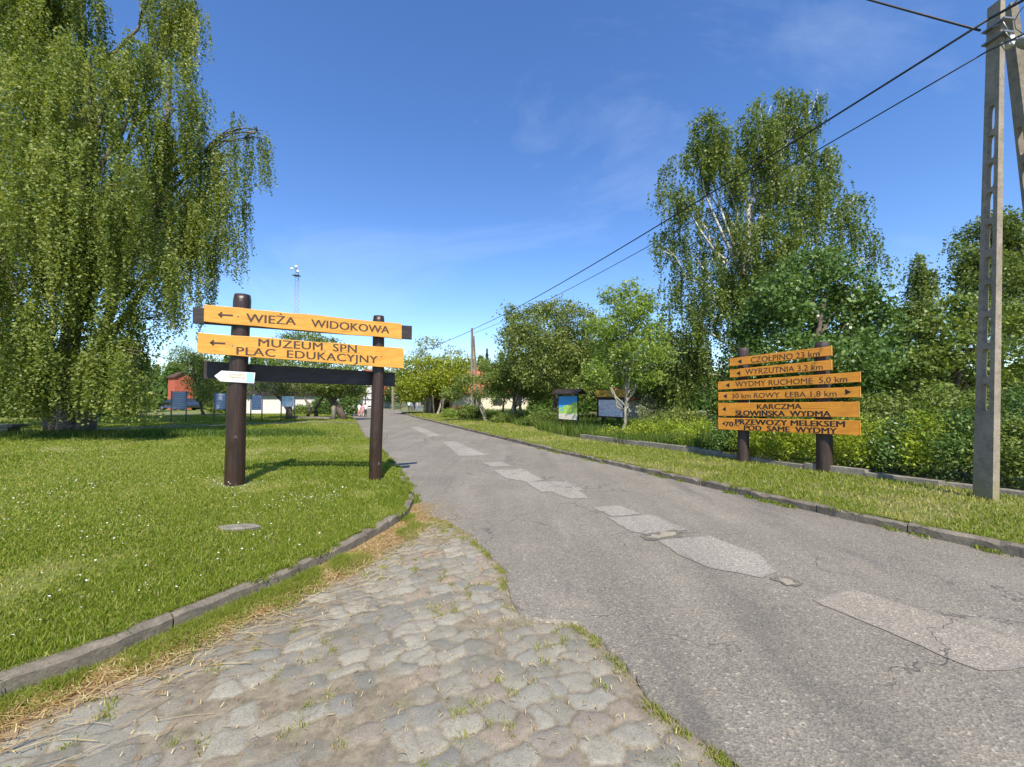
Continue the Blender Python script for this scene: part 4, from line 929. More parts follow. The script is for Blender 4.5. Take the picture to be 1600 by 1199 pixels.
# ------------------------------------------------------------------ slab bench, bollard, low white wall
c = gp(8, 681, .18); e = empty('slab_bench', (c[0], c[1], .15), 'rough pale concrete slab bench in the birch shade by the left edge', 'bench')
zt = .62
m = MB(); m.box((c[0] - .5, c[1], zt - .06), (1.0, .3, .05), .06); m.build('seat', M['grey_conc'], e, bevel=.02)
for dx in (-1.1, .2): m = MB(); m.box((c[0] + dx, c[1], .33), (.13, .24, .23), .06, taper=.9); m.build('block_leg', M['grey_conc'], e)
c = gp(521, 656, .13); m = MB(); m.tube([(c[0], c[1], 0), (c[0], c[1], .75), (c[0], c[1], 1.0), (c[0], c[1], 1.08)], [.17, .15, .14, .08], 10, noise_=.06); o = m.build('boundary_stone', M['grey_conc'], origin=(c[0], c[1], .1))
tag(o, 'upright pale boundary stone at the lawn edge near the dark fence', 'stone post')
a, b = gp(454, 655.5, .13), gp(514, 656.5, .13); m = MB(); d_ = b - a; L_ = np.linalg.norm(d_); m.box(((a + b) / 2 + [0, .15, .07]), (L_ / 2, .12, .13), math.atan2(d_[1], d_[0])); o = m.build('stone_edging', M['grey_conc'], origin=(a + b) / 2, bevel=.02)
tag(o, 'low pale stone edging under the dark apple trees beside the boundary stone', 'low wall')
# ------------------------------------------------------------------ lattice mast
mb0 = np.array([*at(460, 600, 95)[:2], 0]); tz = at(464, 420, 95)[2]; e = empty('radio_mast', mb0, 'slender grey lattice mast with white antennas rising above the trees', 'mast')
m = MB(); cs = []
for k in range(3): a = 2 * math.pi * k / 3 + .5; cs.append((math.cos(a), math.sin(a)))
rad = lambda z: .75 * (1 - z / tz) + .42
for k in range(3): m.tube([(mb0[0] + cs[k][0] * rad(z), mb0[1] + cs[k][1] * rad(z), z) for z in (0, tz)], .055, 5)
z = 0
while z < tz - 1:
    for k in range(3):
        a, b = cs[k], cs[(k + 1) % 3]; m.tube([(mb0[0] + a[0] * rad(z), mb0[1] + a[1] * rad(z), z), (mb0[0] + b[0] * rad(z + 1), mb0[1] + b[1] * rad(z + 1), z + 1)], .03, 4)
    z += 1.0
m.build('lattice', M['steel'], e)
m = MB(); m.box((mb0[0], mb0[1], tz - 1.6), (.75, .75, .05)); m.tube([(mb0[0], mb0[1], tz - 1), (mb0[0], mb0[1], tz + 1.3)], .06, 5); m.build('platform', M['steel'], e)
for dx, dz in ((-.65, -.3), (.75, -.9), (.35, .2)):
    m = MB(); m.lathe((mb0[0] + dx, mb0[1] - .7, tz + dz), [(0, 0), (.24, -.02), (.32, -.1), (.32, -.25), (0, -.3)], 12, axis='Y'); m.build('antenna', M['white'], e)
# ------------------------------------------------------------------ buildings
def wallbox(m, c, L_, W_, z0, z1, rz):
    m.box((c[0], c[1], (z0 + z1) / 2), (L_ / 2, W_ / 2, (z1 - z0) / 2), rz)
def house(name, c, L_, W_, eave, ridge, rz, wall, roof, label, cat='house', wins=(), chimney=None, over=.35, timber=False):
    """ridge runs along local x; wins: (side, u, z, w, h), side 'f' = local -y face, 'g' = local -x gable"""
    e = empty(name, (c[0], c[1], 0), label, cat, rz=rz); m = MB()
    def Wp(x, y, z): return (x, y, z)
    hl, hw = L_ / 2, W_ / 2
    m.add([Wp(-hl, -hw, 0), Wp(hl, -hw, 0), Wp(hl, hw, 0), Wp(-hl, hw, 0), Wp(-hl, -hw, eave), Wp(hl, -hw, eave), Wp(hl, hw, eave), Wp(-hl, hw, eave), Wp(-hl, 0, ridge - .08), Wp(hl, 0, ridge - .08)],
          [(0, 1, 5, 4), (2, 3, 7, 6), (1, 2, 6, 9, 5), (3, 0, 4, 8, 7), (4, 5, 9, 8), (6, 7, 8, 9)])
    me = m.build('wall', wall); me.parent = e
    m = MB(); k = (ridge - eave) / hw; ye = hw + over; ze = eave - k * over
    for s_ in (-1, 1):
        m.prism([(-hl - over, s_ * ye, ze), (hl + over, s_ * ye, ze), (hl + over, 0, ridge), (-hl - over, 0, ridge)], (0, 0, .12))
    ro = m.build('roof', roof); ro.parent = e
    if chimney:
        m = MB(); m.box((chimney[0], chimney[1], ridge), (.30, .30, .5)); m.box((chimney[0], chimney[1], ridge + .55), (.36, .36, .05)); o = m.build('chimney', M['brick']); o.parent = ro
    for side, u, z, w_, h_ in wins:
        m = MB(); g_ = MB(); t = .05
        def pt(a, b, d): return (a, -hw - d, b) if side == 'f' else (-hl - d, -a, b)
        for a0, a1, b0, b1 in ((u - w_ / 2, u + w_ / 2, z, z + t * 1.4), (u - w_ / 2, u + w_ / 2, z + h_ - t * 1.4, z + h_), (u - w_ / 2, u - w_ / 2 + t * 1.4, z + t * 1.4, z + h_ - t * 1.4), (u + w_ / 2 - t * 1.4, u + w_ / 2, z + t * 1.4, z + h_ - t * 1.4), (u - t / 2, u + t / 2, z + t * 1.4, z + h_ - t * 1.4)):
            P8 = [pt(a, b, d) for d in (0.004, .06) for a, b in ((a0, b0), (a1, b0), (a1, b1), (a0, b1))]
            m.add(P8, [(0, 1, 2, 3), (4, 5, 6, 7), (0, 1, 5, 4), (1, 2, 6, 5), (2, 3, 7, 6), (3, 0, 4, 7)])
        o = m.build('window', M['brown'] if wall is M['cream'] else M['white']); o.parent = e
        g_.add([pt(u - w_ / 2 + .05, z + .05, .02), pt(u + w_ / 2 - .05, z + .05, .02), pt(u + w_ / 2 - .05, z + h_ - .05, .02), pt(u - w_ / 2 + .05, z + h_ - .05, .02)], [(0, 1, 2, 3)]); q = g_.build('pane', M['glass']); q.parent = o
    if timber:
        m = MB()
        def beam(u0, z0, u1, z1, t=.09):
            L2 = math.hypot(u1 - u0, z1 - z0); nx, nz = -(z1 - z0) / L2 * t, (u1 - u0) / L2 * t
            m.prism([(-hl - .03, -(u0 + nx), z0 + nz), (-hl - .03, -(u1 + nx), z1 + nz), (-hl - .03, -(u1 - nx), z1 - nz), (-hl - .03, -(u0 - nx), z0 - nz)], (.05, 0, 0))
        for z in np.arange(.3, ridge - .5, 1.05):
            w2 = hw if z <= eave else hw * (ridge - z) / (ridge - eave); beam(-w2, z, w2, z)
        for u in np.linspace(-hw + .09, hw - .09, 5): beam(u, 0, u, min(eave + (hw - abs(u)) / hw * (ridge - eave), 99) - .15, .085)
        o = m.build('timber_frame', M['dark_timber']); o.parent = e
    return e
house('house', (-3.1, 45.5), 8.6, 6.6, 2.3, 4.4, R(22), M['cream'], M['tiles'], 'cream cottage with red tiled roof and chimney among trees beyond the verge', wins=[('f', -1.9, .9, 1.0, 1.1), ('f', .4, .9, 1.0, 1.1), ('f', 2.6, .9, 1.0, 1.1), ('g', 0, .9, 1.0, 1.1)], chimney=(-.9, .4))
house('outbuilding', (-6.9, 43.6), 3.6, 3.6, 1.9, 3.1, R(22), M['brown'], M['tiles'], 'low timber lean-to with orange tiles beside the cream cottage', 'shed')
house('house', (-23.6, 70), 6, 4.6, 2.7, 6.2, R(90), M['whitewall'], M['tiles'], 'white half-timbered gable with a black beam grid behind the right sign post', timber=True)
house('long_building', (-20.6, 42), 9.5, 5, 2.1, 3.6, R(4), M['whitewall'], M['beam'], 'long low white building behind the apple trees left of the road', 'building', wins=[('f', -3.6, 1, .9, 1.0), ('f', 3.4, 1, .9, 1.0)])
house('brick_outbuilding', (-43.0, 54.), 2.0, 2.0, 4.3, 4.9, R(-30), M['brick'], M['brown'], 'narrow red brick outbuilding with dark roof behind the parked car', 'outbuilding', over=.18)
house('garden_house', (8.4, 27.5), 3.6, 3.0, 1.55, 2.3, R(-6), M['whitewall'], M['tiles'], 'low white garden house with red roof glimpsed behind the bright shrubs', 'garden house', over=.15)
# dark board fence by the half-timbered house
a, b = at(536, 645, 42.), at(560, 646, 44.); a[2] = b[2] = 0; e = empty('board_fence', (a + b) / 2, 'dark vertical board fence between the boundary stone and the children', 'fence')
m = MB(); n = 22; d_ = (b - a) / n; rz_ = math.atan2(d_[1], d_[0]); l_ = np.linalg.norm(d_)
for k in range(n): p = a + d_ * (k + .5); m.box((p[0], p[1], .75 + .02 * rng.random()), (l_ * .46, .015, .75), rz_)
m.build('boards', M['dark_timber'], e)
for f in (0, .5, 1): p = a * (1 - f) + b * f + [0, .08, 0]; m = MB(); m.box((p[0], p[1], .8), (.06, .05, .8), rz_); m.build('post', M['dark_timber'], e)
# ------------------------------------------------------------------ parked car behind the first panel
def car(c, rz, paint, label):
    e = empty('parked_car', c, label, 'car', rz=rz); L_, Wd = 4.25, 1.72
    prof = [(-2.1, .35), (-2.12, .75), (-1.95, .98), (-1.0, 1.03), (1.15, 1.0), (1.95, .80), (2.12, .62), (2.1, .33)]
    cab = [(-1.85, .98), (-1.45, 1.40), (.15, 1.46), (.75, 1.34), (1.35, .99)]
    m = MB(); vs = []
    N = len(prof)
    for y in (-Wd / 2, -Wd / 2 + .1, Wd / 2 - .1, Wd / 2):
        s_ = .97 if abs(y) > Wd / 2 - .05 else 1.0
        for x, z in prof: vs.append((x * s_, y, .33 + (z - .33) * (s_ if z > .8 else 1)))
    fs = [(r * N + k, r * N + (k + 1) % N, (r + 1) * N + (k + 1) % N, (r + 1) * N + k) for r in range(3) for k in range(N)] + [tuple(range(N)), tuple(range(3 * N, 4 * N))[::-1]]
    m.add(vs, fs, None, True); b = m.build('body', paint); b.parent = e
    m = MB(); vs = []; N = len(cab)
    for y, t in ((-Wd / 2 + .06, 0), (-Wd / 2 + .22, 1), (Wd / 2 - .22, 1), (Wd / 2 - .06, 0)): 
        for x, z in cab: vs.append((x * (.97 if t == 0 else 1), y if z < 1.1 else (y * (.9 if t == 0 else 1)), z if (t or z < 1.1) else z - .05))
    m.add(vs, [(r * N + k, r * N + (k + 1) % N, (r + 1) * N + (k + 1) % N, (r + 1) * N + k) for r in range(3) for k in range(N)] + [tuple(range(N)), tuple(range(3 * N, 4 * N))[::-1]]); g_ = m.build('windows', M['glass']); g_.parent = e
    m = MB(); m.box((-.62, 0, 1.455), (.85, .62, .02)); r_ = m.build('roof', paint, bevel=.02); r_.parent = e
    for x in (-1.32, 1.33):
        for s_ in (-1, 1):
            m = MB(); m.lathe((x, s_ * (Wd / 2 - .09), .31), [(0, -.1), (.26, -.1), (.31, -.07), (.31, .07), (.26, .1), (0, .1)], 20, axis='Y'); w_ = m.build('wheel', M['black']); w_.parent = e
            m = MB(); m.lathe((x, s_ * (Wd / 2 + .012), .31), [(0, 0), (.19, .012), (.19, .01)], 12, axis='Y'); q = m.build('rim', M['steel']); q.parent = w_
    for s_ in (-1, 1): m = MB(); m.box((2.07, s_ * .62, .68), (.05, .16, .07)); q = m.build('headlight', M['white'], bevel=.015); q.parent = e
    return e
pm, nt_, bb = new_mat('dark_blue_paint'); bb.inputs['Base Color'].default_value = (.03, .05, .09, 1); bb.inputs['Roughness'].default_value = .25; bb.inputs['Coat Weight'].default_value = 1
c = at(279, 642, 50.); car((c[0], c[1], .12), R(172), pm, 'dark blue car parked in the shade behind the leftmost information panel')
# ------------------------------------------------------------------ people far down the road
M['skin'] = plain('skin', (.50, .30, .22), .6, .05, 5, bmp=0); M['hair'] = plain('dark_hair', (.05, .035, .025), .6, .2, 30, bmp=0); M['hair2'] = plain('fair_hair', (.30, .20, .10), .6, .2, 30, bmp=0)
cloth = {k: plain(k + '_cloth', c, .8, .08, 10, bmp=0) for k, c in dict(white=(.75, .75, .74), pink=(.65, .30, .34), navy=(.03, .04, .08), denim=(.14, .22, .36), black=(.02, .02, .022), grey=(.35, .37, .40), salmon=(.66, .36, .28), blue=(.18, .32, .55)).items()}
def person(px, py, D, hgt, top, legs, label, grp, face=0., hair='hair', step=.06, arm=.1, bare=False):
    b = at(px, py, D); b[2] = 0.0
    J = dict(pel=(0, 0, .53), ch=(0, .0, .72), nk=(0, .01, .825), hd=(0, -.005, .875), ht=(0, -.0, .965), ls=(-.105, 0, .80), rs=(.105, 0, .80), le=(-.135, .02, .64), re=(.14, .01, .64), lh=(-.14, -arm, .50), rh=(.145, -arm * .5, .49),
             lt=(-.05, 0, .51), rt=(.05, 0, .51), lk=(-.055, -step, .28), rk=(.055, step * .4, .28), la=(-.055, step * .3, .045), ra=(.058, -step * .2, .045), lf=(-.06, -.07 + step * .2, .015), rf=(.06, -.075, .015))
    names = list(J); E = [('pel', 'ch'), ('ch', 'nk'), ('nk', 'hd'), ('hd', 'ht'), ('ch', 'ls'), ('ch', 'rs'), ('ls', 'le'), ('le', 'lh'), ('rs', 're'), ('re', 'rh'), ('pel', 'lt'), ('pel', 'rt'), ('lt', 'lk'), ('lk', 'la'), ('la', 'lf'), ('rt', 'rk'), ('rk', 'ra'), ('ra', 'rf')]
    rad = dict(pel=.085, ch=.085, nk=.032, hd=.055, ht=.042, ls=.04, rs=.04, le=.027, re=.027, lh=.02, rh=.02, lt=.06, rt=.06, lk=.04, rk=.04, la=.027, ra=.027, lf=.022, rf=.022)
    me = bpy.data.meshes.new('person'); me.from_pydata([tuple(c * hgt for c in J[n]) for n in names], [(names.index(a), names.index(c)) for a, c in E], []); o = bpy.data.objects.new('tmp', me); COL.objects.link(o)
    md = o.modifiers.new('s', 'SKIN'); sv = me.skin_vertices[0].data
    for i, n in enumerate(names): sv[i].radius = (rad[n] * hgt, rad[n] * hgt * (.75 if n in ('ch', 'pel') else 1))
    sv[0].use_root = True; su = o.modifiers.new('u', 'SUBSURF'); su.levels = 1
    dg = bpy.context.evaluated_depsgraph_get(); m2 = bpy.data.meshes.new_from_object(o.evaluated_get(dg)); bpy.data.objects.remove(o)
    m2.name = 'person'; m2.materials.clear()
    for mt in (M['skin'], cloth[top], cloth[legs], cloth['black']): m2.materials.append(mt)
    for p in m2.polygons:
        z = p.center.z / hgt; r_ = abs(p.center.x) / hgt
        p.material_index = 0 if z > .835 or (r_ > .11 and z < .66) else (1 if z > .52 else (3 if z < .04 else (0 if (bare and z < .36) else 2))); p.use_smooth = True
    ob = link('person', m2, None); ob.location = [float(v) for v in b]; ob.rotation_euler = (0, 0, face); tag(ob, label, 'person', grp)
    m = MB(); m.lathe((0, .012 * hgt, .925 * hgt), [(.0, .062 * hgt), (.045 * hgt, .045 * hgt), (.064 * hgt, .01 * hgt), (.06 * hgt, -.04 * hgt), (.03 * hgt, -.06 * hgt)], 12); h = m.build('hair', M[hair]); h.parent = ob
    return ob
g1 = 'children at the left roadside'; g2 = 'people at the right roadside'
person(561, 652, 36.0, 1.22, 'white', 'salmon', 'child in white top and salmon shorts, leftmost of the roadside group', g1, 2.6, bare=True)
person(566.5, 652.5, 35.6, 1.15, 'pink', 'pink', 'child all in pink between two others at the roadside', g1, 3.4, 'hair2', .1, bare=True)
person(571, 651.5, 36.4, 1.2, 'white', 'black', 'child in white top and dark trousers beside the right sign post', g1, .6, step=.12)
person(553.8, 650, 37.5, 1.3, 'white', 'grey', 'figure in white half hidden at the end of the dark fence', g1, 1.2)
person(639, 645.5, 49.0, 1.45, 'white', 'navy', 'person in white, leftmost of the group by the right verge', g2, 2.9)
person(643.5, 645.5, 48.5, 1.3, 'blue', 'navy', 'person in a blue top standing close to the one in white', g2, 1.5)
person(647.5, 645, 49.5, 1.2, 'black', 'navy', 'person dressed in black in the middle of the verge group', g2, 3.6)
person(652, 645, 49.0, 1.3, 'grey', 'denim', 'person in grey top and denim in the verge group', g2, .4)
person(656.3, 645, 48.5, 1.35, 'grey', 'denim', 'person in pale denim, rightmost of the verge group', g2, 5.)

#@@PART3
# ------------------------------------------------------------------ trees
def unit(n): v = rng.normal(size=(n, 3)); return v / np.linalg.norm(v, axis=1)[:, None]
def leaf_quads(C, size, v, hang=.0, slim=.55):
    n = len(C); t = unit(n); t[:, 2] = t[:, 2] * (1 - hang) - hang * 1.2; t /= np.linalg.norm(t, axis=1)[:, None]
    r = unit(n); b = np.cross(t, r); b /= np.linalg.norm(b, axis=1)[:, None] + 1e-9; nn = np.cross(t, b)
    s = (size * rng.uniform(.5, 1.45, n))[:, None]
    V = np.stack([C - t * s * .5, C + b * s * slim * .5 + nn * s * .08 - t * s * .05, C + t * s * .5, C - b * s * slim * .5 + nn * s * .08 - t * s * .05], 1).reshape(-1, 3)
    return V, np.arange(n * 4).reshape(-1, 4), np.clip(v, 0, 1)
def lobes_world(lobes, D, depth=1.0):
    out = []
    for l in lobes:
        px, py, rx_, ry_ = l[:4]; dd = D + (l[4] if len(l) > 4 else rng.uniform(-.5, .5) * rx_ * D / F * 1.4)
        out.append((at(px, py, dd), np.array([rx_ * dd / F, rx_ * dd / F * depth, ry_ * dd / F])))
    return out
def branches(m, base, trunk, r0, LW, n2=6, crook=.08, twig=True):
    """trunk polyline (world points), limbs to every lobe, secondaries inside the lobe"""
    tr = [np.asarray(p, float) for p in trunk]; L_ = len(tr); seg = []
    for i in range(L_ - 1):
        for k in range(4): f = k / 4; seg.append(tr[i] * (1 - f) + tr[i + 1] * f + rng.normal(0, crook * .3, 3) * (i + k > 0))
    seg.append(tr[-1]); n = len(seg); rad = [r0 * (1 - i / (n - 1)) ** .8 + r0 * .12 for i in range(n)]; rad[0] *= 1.35
    m.tube(seg, rad, 10, noise_=.06)
    H0, H1 = tr[0][2], tr[-1][2]
    for c, r in LW:
        zt = H0 + (min(c[2], H1) - H0) * rng.uniform(.45, .75); i = int(np.argmin([abs(s[2] - zt) for s in seg])); a = seg[i]; ra = rad[i] * .55
        dist = np.linalg.norm(c - a); ctrl = a * .45 + c * .55 + np.array([0, 0, .18 * dist])
        pts = [a * (1 - f) ** 2 + 2 * ctrl * f * (1 - f) + c * f * f + (rng.normal(0, crook, 3) if 0 < f < 1 else 0) for f in np.linspace(0, 1, 7)]
        ra = min(ra, .02 + dist * .012); m.tube(pts, [ra * (1 - .8 * f) for f in np.linspace(0, 1, 7)], 6)
        for k in range(n2):
            s_ = pts[rng.integers(3, 7)]; d = unit(1)[0]; d[2] = abs(d[2]) * .6; e_ = c + d * r * rng.uniform(.55, .95); mid_ = (s_ + e_) / 2 + np.array([0, 0, .12 * np.linalg.norm(e_ - s_)])
            m.tube([s_, mid_, e_], [ra * .35, ra * .2, ra * .06 + .004], 4)
def finish(name, label, cat, base, trunkmb, bark, V, Q, v, leaf, group=None, crown='crown'):
    e = empty(name, base, label, cat, group)
    if trunkmb is not None and trunkmb.v: trunkmb.build('trunk', bark, e)
    fast(crown, V, Q, leaf, e, fattr={'v': v}); return e
def leafy(name, label, cat, basepx, D, lobes, leaf, bark='bark', size=.09, dens=1.0, r0=.16, trunktop=None, clump=.42, group=None, depth=1.0, cut=0.25, slim=.6, flat=.6, n2=6, z0=None, extra=None, fill=.5):
    LW = lobes_world(lobes, D, depth)
    base = at(basepx[0], basepx[1], D); base[2] = .05 if z0 is None else z0
    top = max(LW, key=lambda l: l[0][2])[0] if trunktop is None else at(trunktop[0], trunktop[1], D)
    m = MB(); midp = base * .5 + np.array([top[0], top[1], 0]) * .5; midp[2] = base[2] + (top[2] - base[2]) * .45
    branches(m, base, [base, base * .75 + midp * .25 + [0, 0, .0], midp, top], r0, LW, n2)
    if extra:
        for e_ in extra: m.tube([at(x, y, D + dd) for x, y, dd in e_[0]], e_[1], 8)
    Cs = []; vs = []
    for c, r in LW:
        area = (r[0] * r[2] + r[0] * r[1] + r[1] * r[2]); nc = int(max(6, 9.0 * area / clump ** 2 * dens * .95)); d = unit(nc); rad = rng.uniform(fill, 1.03, nc) ** 1.0
        cc = c + d * r * rad[:, None]; per = int(max(8, 26 * (clump / .42) ** 2 * (.09 / size) ** 2 * .8))
        tone = rng.normal(.45, .16, nc); cp_ = cc[:, None] + rng.normal(size=(nc, per, 3)) * np.array([1, 1, flat]) * clump * .42 * rng.uniform(.6, 1.25, (nc, 1, 1))
        Cs.append(cp_.reshape(-1, 3)); vs.append((tone[:, None] + rng.normal(0, .17, (nc, per))).ravel())
    C = np.concatenate(Cs); v = np.concatenate(vs); k = C[:, 2] > cut; C, v = C[k], v[k]
    V, Q, v = leaf_quads(C, size, v, .15, slim); return finish(name, label, cat, base, m, M[bark], V, Q, v, M[leaf], group)
def weeping(name, label, cat, base, D, lobes, leaf, bark, size, nb, per, r0, trunk, slen=(1.2, 3.), leafgap=.05, group=None, spread=.22, zmin=.6, n2=6, extra=None, depth=1.0, low=None):
    LW = lobes_world(lobes, D, depth); m = MB(); branches(m, base, trunk, r0, LW, n2, .12)
    if extra:
        for e_ in extra: m.tube([at(x, y, D + dd) for x, y, dd in e_[0]], e_[1], 8, noise_=.05)
    A = np.array([r[0] * r[2] + r[0] * r[1] for c, r in LW]); A = A / A.sum(); Cs = []; vs = []
    idx = rng.choice(len(LW), nb, p=A)
    for i in idx:
        c, r = LW[i]; d = unit(1)[0]; d[1] = -abs(d[1]) if rng.random() < .45 else d[1]; rr = rng.uniform(.5, 1.0); s0 = c + d * r * rr; ln = rng.uniform(*slen) * (1 if d[2] < .6 else .7); tone = rng.normal(.42, .22); n_ = rng.integers(max(2, per - 4), per + 5)  # leaf tone varies per bundle to mimic lit clumps and dark gaps
        out = np.array([d[0], d[1], 0]) * .35
        for s in range(n_):
            st = s0 + rng.normal(0, spread, 3) * [1, 1, .8]; l = ln * rng.uniform(.5, 1.1); nl = max(4, int(l / leafgap)); f = np.linspace(0, 1, nl); sway = rng.normal(0, .06, 2)
            P_ = np.column_stack([st[0] + out[0] * np.sqrt(f) * .5 + sway[0] * f * f + rng.normal(0, .035, nl), st[1] + out[1] * np.sqrt(f) * .5 + sway[1] * f * f + rng.normal(0, .035, nl), st[2] - l * f + .12 * np.sin(np.minimum(f * 4, math.pi))])
            Cs.append(P_); vs.append(tone + rng.normal(0, .16, nl))
    C = np.concatenate(Cs); v = np.concatenate(vs); k = C[:, 2] > zmin + .5 * rng.random(len(C))
    if low is not None: k &= ~((C[:, 0] / C[:, 1] > low[0] + rng.normal(0, .01, len(C))) & (C[:, 2] < low[1] + rng.normal(0, .35, len(C))))
    C, v = C[k], v[k]; V, Q, v = leaf_quads(C, size, v, .45, .7)
    return finish(name, label, cat, base, m, M[bark], V, Q, v, M[leaf], group)
# --- big weeping birch on the left
Db = 16.5; bb0 = at(112, 684, Db); bb0[2] = .1
LB = [(40, 60, 105, 80, -1), (118, 14, 50, 60, 0), (262, 40, 48, 55, .5), (290, 20, 32, 35, .5), (250, 140, 66, 66, -.5), (150, 150, 90, 80, -2), (30, 230, 110, 100, -2.5), (165, 290, 100, 95, -2.6), (290, 230, 52, 60, .5), (382, 216, 34, 26, .6), (402, 206, 18, 16, .6), (360, 240, 30, 26, .6),
      (335, 300, 42, 50, .8), (320, 360, 45, 55, .5), (60, 400, 115, 90, -2.8), (215, 400, 80, 80, -2), (290, 420, 50, 55, 0), (120, 520, 100, 55, -2.4), (215, 560, 55, 35, -2.2), (212, 600, 34, 24, -3.0), (195, 560, 40, 30, -3.2), (255, 500, 34, 40, -1.5), (20, 540, 80, 50, -2), (70, 590, 50, 20, -2.2), (-110, 150, 120, 120), (-100, 350, 130, 110), (-70, 500, 100, 70), (60, -90, 110, 80), (268, -60, 40, 40), (-60, -60, 110, 90), (110, 300, 120, 120, 2.5), (40, 120, 120, 120, 3), (250, 320, 70, 80, 2.5)]
trunk = [bb0, at(100, 600, Db), at(120, 420, Db), at(140, 200, Db + .3), at(120, -60, Db)]
weeping('weeping_birch', 'huge weeping birch with hanging pale green strands filling the left of the view', 'tree', bb0, Db, LB, 'lf_birch', 'birch_old', .088, 1330, 16, .34, trunk, (1.2, 3.4), .062, spread=.15, zmin=.75, low=((248 - 800) / F, 3.6), extra=[([(130, 688, 0), (138, 650, .1), (150, 560, .3), (200, 400, .5), (262, 200, .4), (270, 40, .4)], [.36, .26, .2, .14, .08, .03]), ([(92, 684, 0), (80, 640, .1), (50, 540, 0), (0, 400, 0)], [.4, .28, .2, .1]), ([(150, 560, .3), (240, 430, .4), (330, 330, .8)], [.16, .10, .05])])
# --- tall birch behind the shrubs on the right
Dt = 21.; tb = at(1163, 652, Dt); tb[2] = .1
LT = [(1278, 145, 12, 14), (1262, 162, 16, 12), (1235, 165, 26, 18), (1205, 165, 30, 26), (1180, 215, 42, 36), (1225, 225, 40, 44), (1110, 205, 30, 26), (1095, 240, 24, 26), (1130, 265, 34, 36), (1055, 262, 22, 20), (1040, 305, 24, 20), (1075, 320, 30, 28), (1180, 290, 48, 44), (1235, 300, 44, 40), (1282, 255, 26, 26), (1300, 300, 24, 28), (1262, 345, 32, 34),
      (1330, 315, 22, 20), (1322, 348, 18, 22), (1345, 375, 20, 24), (1368, 405, 13, 14), (1310, 390, 28, 24), (1190, 375, 60, 44), (1120, 370, 48, 44), (1055, 375, 30, 24), (1030, 390, 18, 14), (1090, 440, 55, 44), (1150, 470, 60, 44), (1060, 500, 40, 44), (1120, 540, 60, 44), (1050, 580, 34, 40), (1200, 440, 60, 50)]
trunk = [tb, at(1163, 540, Dt), at(1166, 440, Dt), at(1170, 330, Dt), at(1190, 230, Dt), at(1225, 175, Dt)]
weeping('tall_birch', 'tall airy birch with white trunk and drooping branches towering over the right side', 'tree', tb, Dt, LT, 'lf_birch2', 'birch', .115, 940, 9, .20, trunk, (.6, 2.0), .075, spread=.17, zmin=.6, n2=1, extra=[([(1168, 400, 0), (1200, 330, -.1), (1240, 262, 0)], [.09, .06, .03]), ([(1165, 440, 0), (1130, 370, -.4), (1100, 300, -.5), (1095, 235, -.5)], [.09, .07, .04, .02]), ([(1163, 470, 0), (1195, 410, -.5), (1250, 375, -.5)], [.10, .07, .02]), ([(1164, 500, 0), (1110, 400, 0)], [.08, .03])])
# --- dense broad tree right behind the amber boards
leafy('broad_tree', 'dense dark green broadleaf tree with pale sunlit leaves behind the amber boards', 'tree', (1235, 660), 14.0, [(1262, 430, 48, 36), (1300, 415, 34, 26), (1330, 455, 40, 34), (1220, 470, 50, 44), (1180, 510, 34, 36), (1280, 500, 70, 50), (1360, 480, 28, 24), (1375, 520, 40, 36), (1330, 560, 60, 44), (1240, 560, 70, 44), (1175, 570, 34, 36), (1380, 580, 44, 34), (1300, 620, 80, 34), (1210, 615, 60, 30)], 'lf_dark', size=.115, dens=1.5, r0=.2, clump=.42, slim=.8, cut=.5)
# --- young ash-like tree by the notice board
leafy('young_tree', 'slim young tree with pale stem and fresh light green leaves beside the notice board', 'tree', (974.5, 686), 15.7, [(985, 456, 18, 18), (1010, 470, 14, 16), (955, 465, 18, 18), (985, 490, 30, 20), (1005, 480, 18, 16), (940, 512, 30, 24), (985, 515, 32, 28), (1022, 520, 20, 22), (1000, 552, 36, 24), (955, 550, 34, 24), (1040, 553, 20, 15), (975, 585, 34, 18), (930, 580, 20, 20), (1010, 590, 26, 14), (945, 600, 12, 8)], 'lf_light', 'bark_pale', .125, 1.35, .065, (985, 470), .30, slim=.42, flat=.8, n2=5, cut=.9, extra=[([(977, 632, 0), (990, 612, -.1), (997, 598, -.1), (1003, 580, 0)], [.05, .04, .035, .02]), ([(978, 635, 0), (962, 620, .1), (955, 605, .1)], [.045, .03, .02]), ([(978, 625, 0), (983, 600, 0), (985, 560, 0)], [.06, .045, .03])], z0=.1)
# --- the wooded strip from the cottage to the tall birch
leafy('leafy_tree', 'broad olive green tree with tangled twigs left of the young tree', 'tree', (868, 655), 24, [(818, 520, 30, 26), (860, 545, 50, 34), (905, 545, 34, 30), (835, 490, 30, 14), (870, 482, 34, 12), (850, 520, 44, 30), (900, 500, 36, 26), (810, 545, 26, 34), (890, 555, 50, 34), (845, 580, 46, 32), (920, 590, 34, 28), (930, 530, 26, 30)], 'lf_olive', size=.13, dens=1.15, r0=.16, clump=.5, cut=.9)
leafy('leafy_tree', 'narrow green tree standing at the left end of the wooded strip', 'tree', (806, 655), 26, [(797, 486, 12, 14), (808, 505, 18, 18), (795, 530, 20, 22), (800, 565, 24, 24), (790, 590, 22, 22), (822, 600, 26, 22)], 'lf_mid', size=.13, dens=1.1, r0=.13, clump=.5, cut=1.0)
leafy('leafy_tree', 'dark green tree between the map board and the notice board', 'tree', (925, 655), 23, [(925, 600, 34, 28), (895, 610, 30, 22), (945, 570, 30, 36), (1040, 610, 40, 24), (1010, 600, 34, 34), (975, 560, 44, 50), (1060, 560, 40, 40)], 'lf_mid', size=.12, dens=1.1, r0=.13, clump=.5, cut=.8)
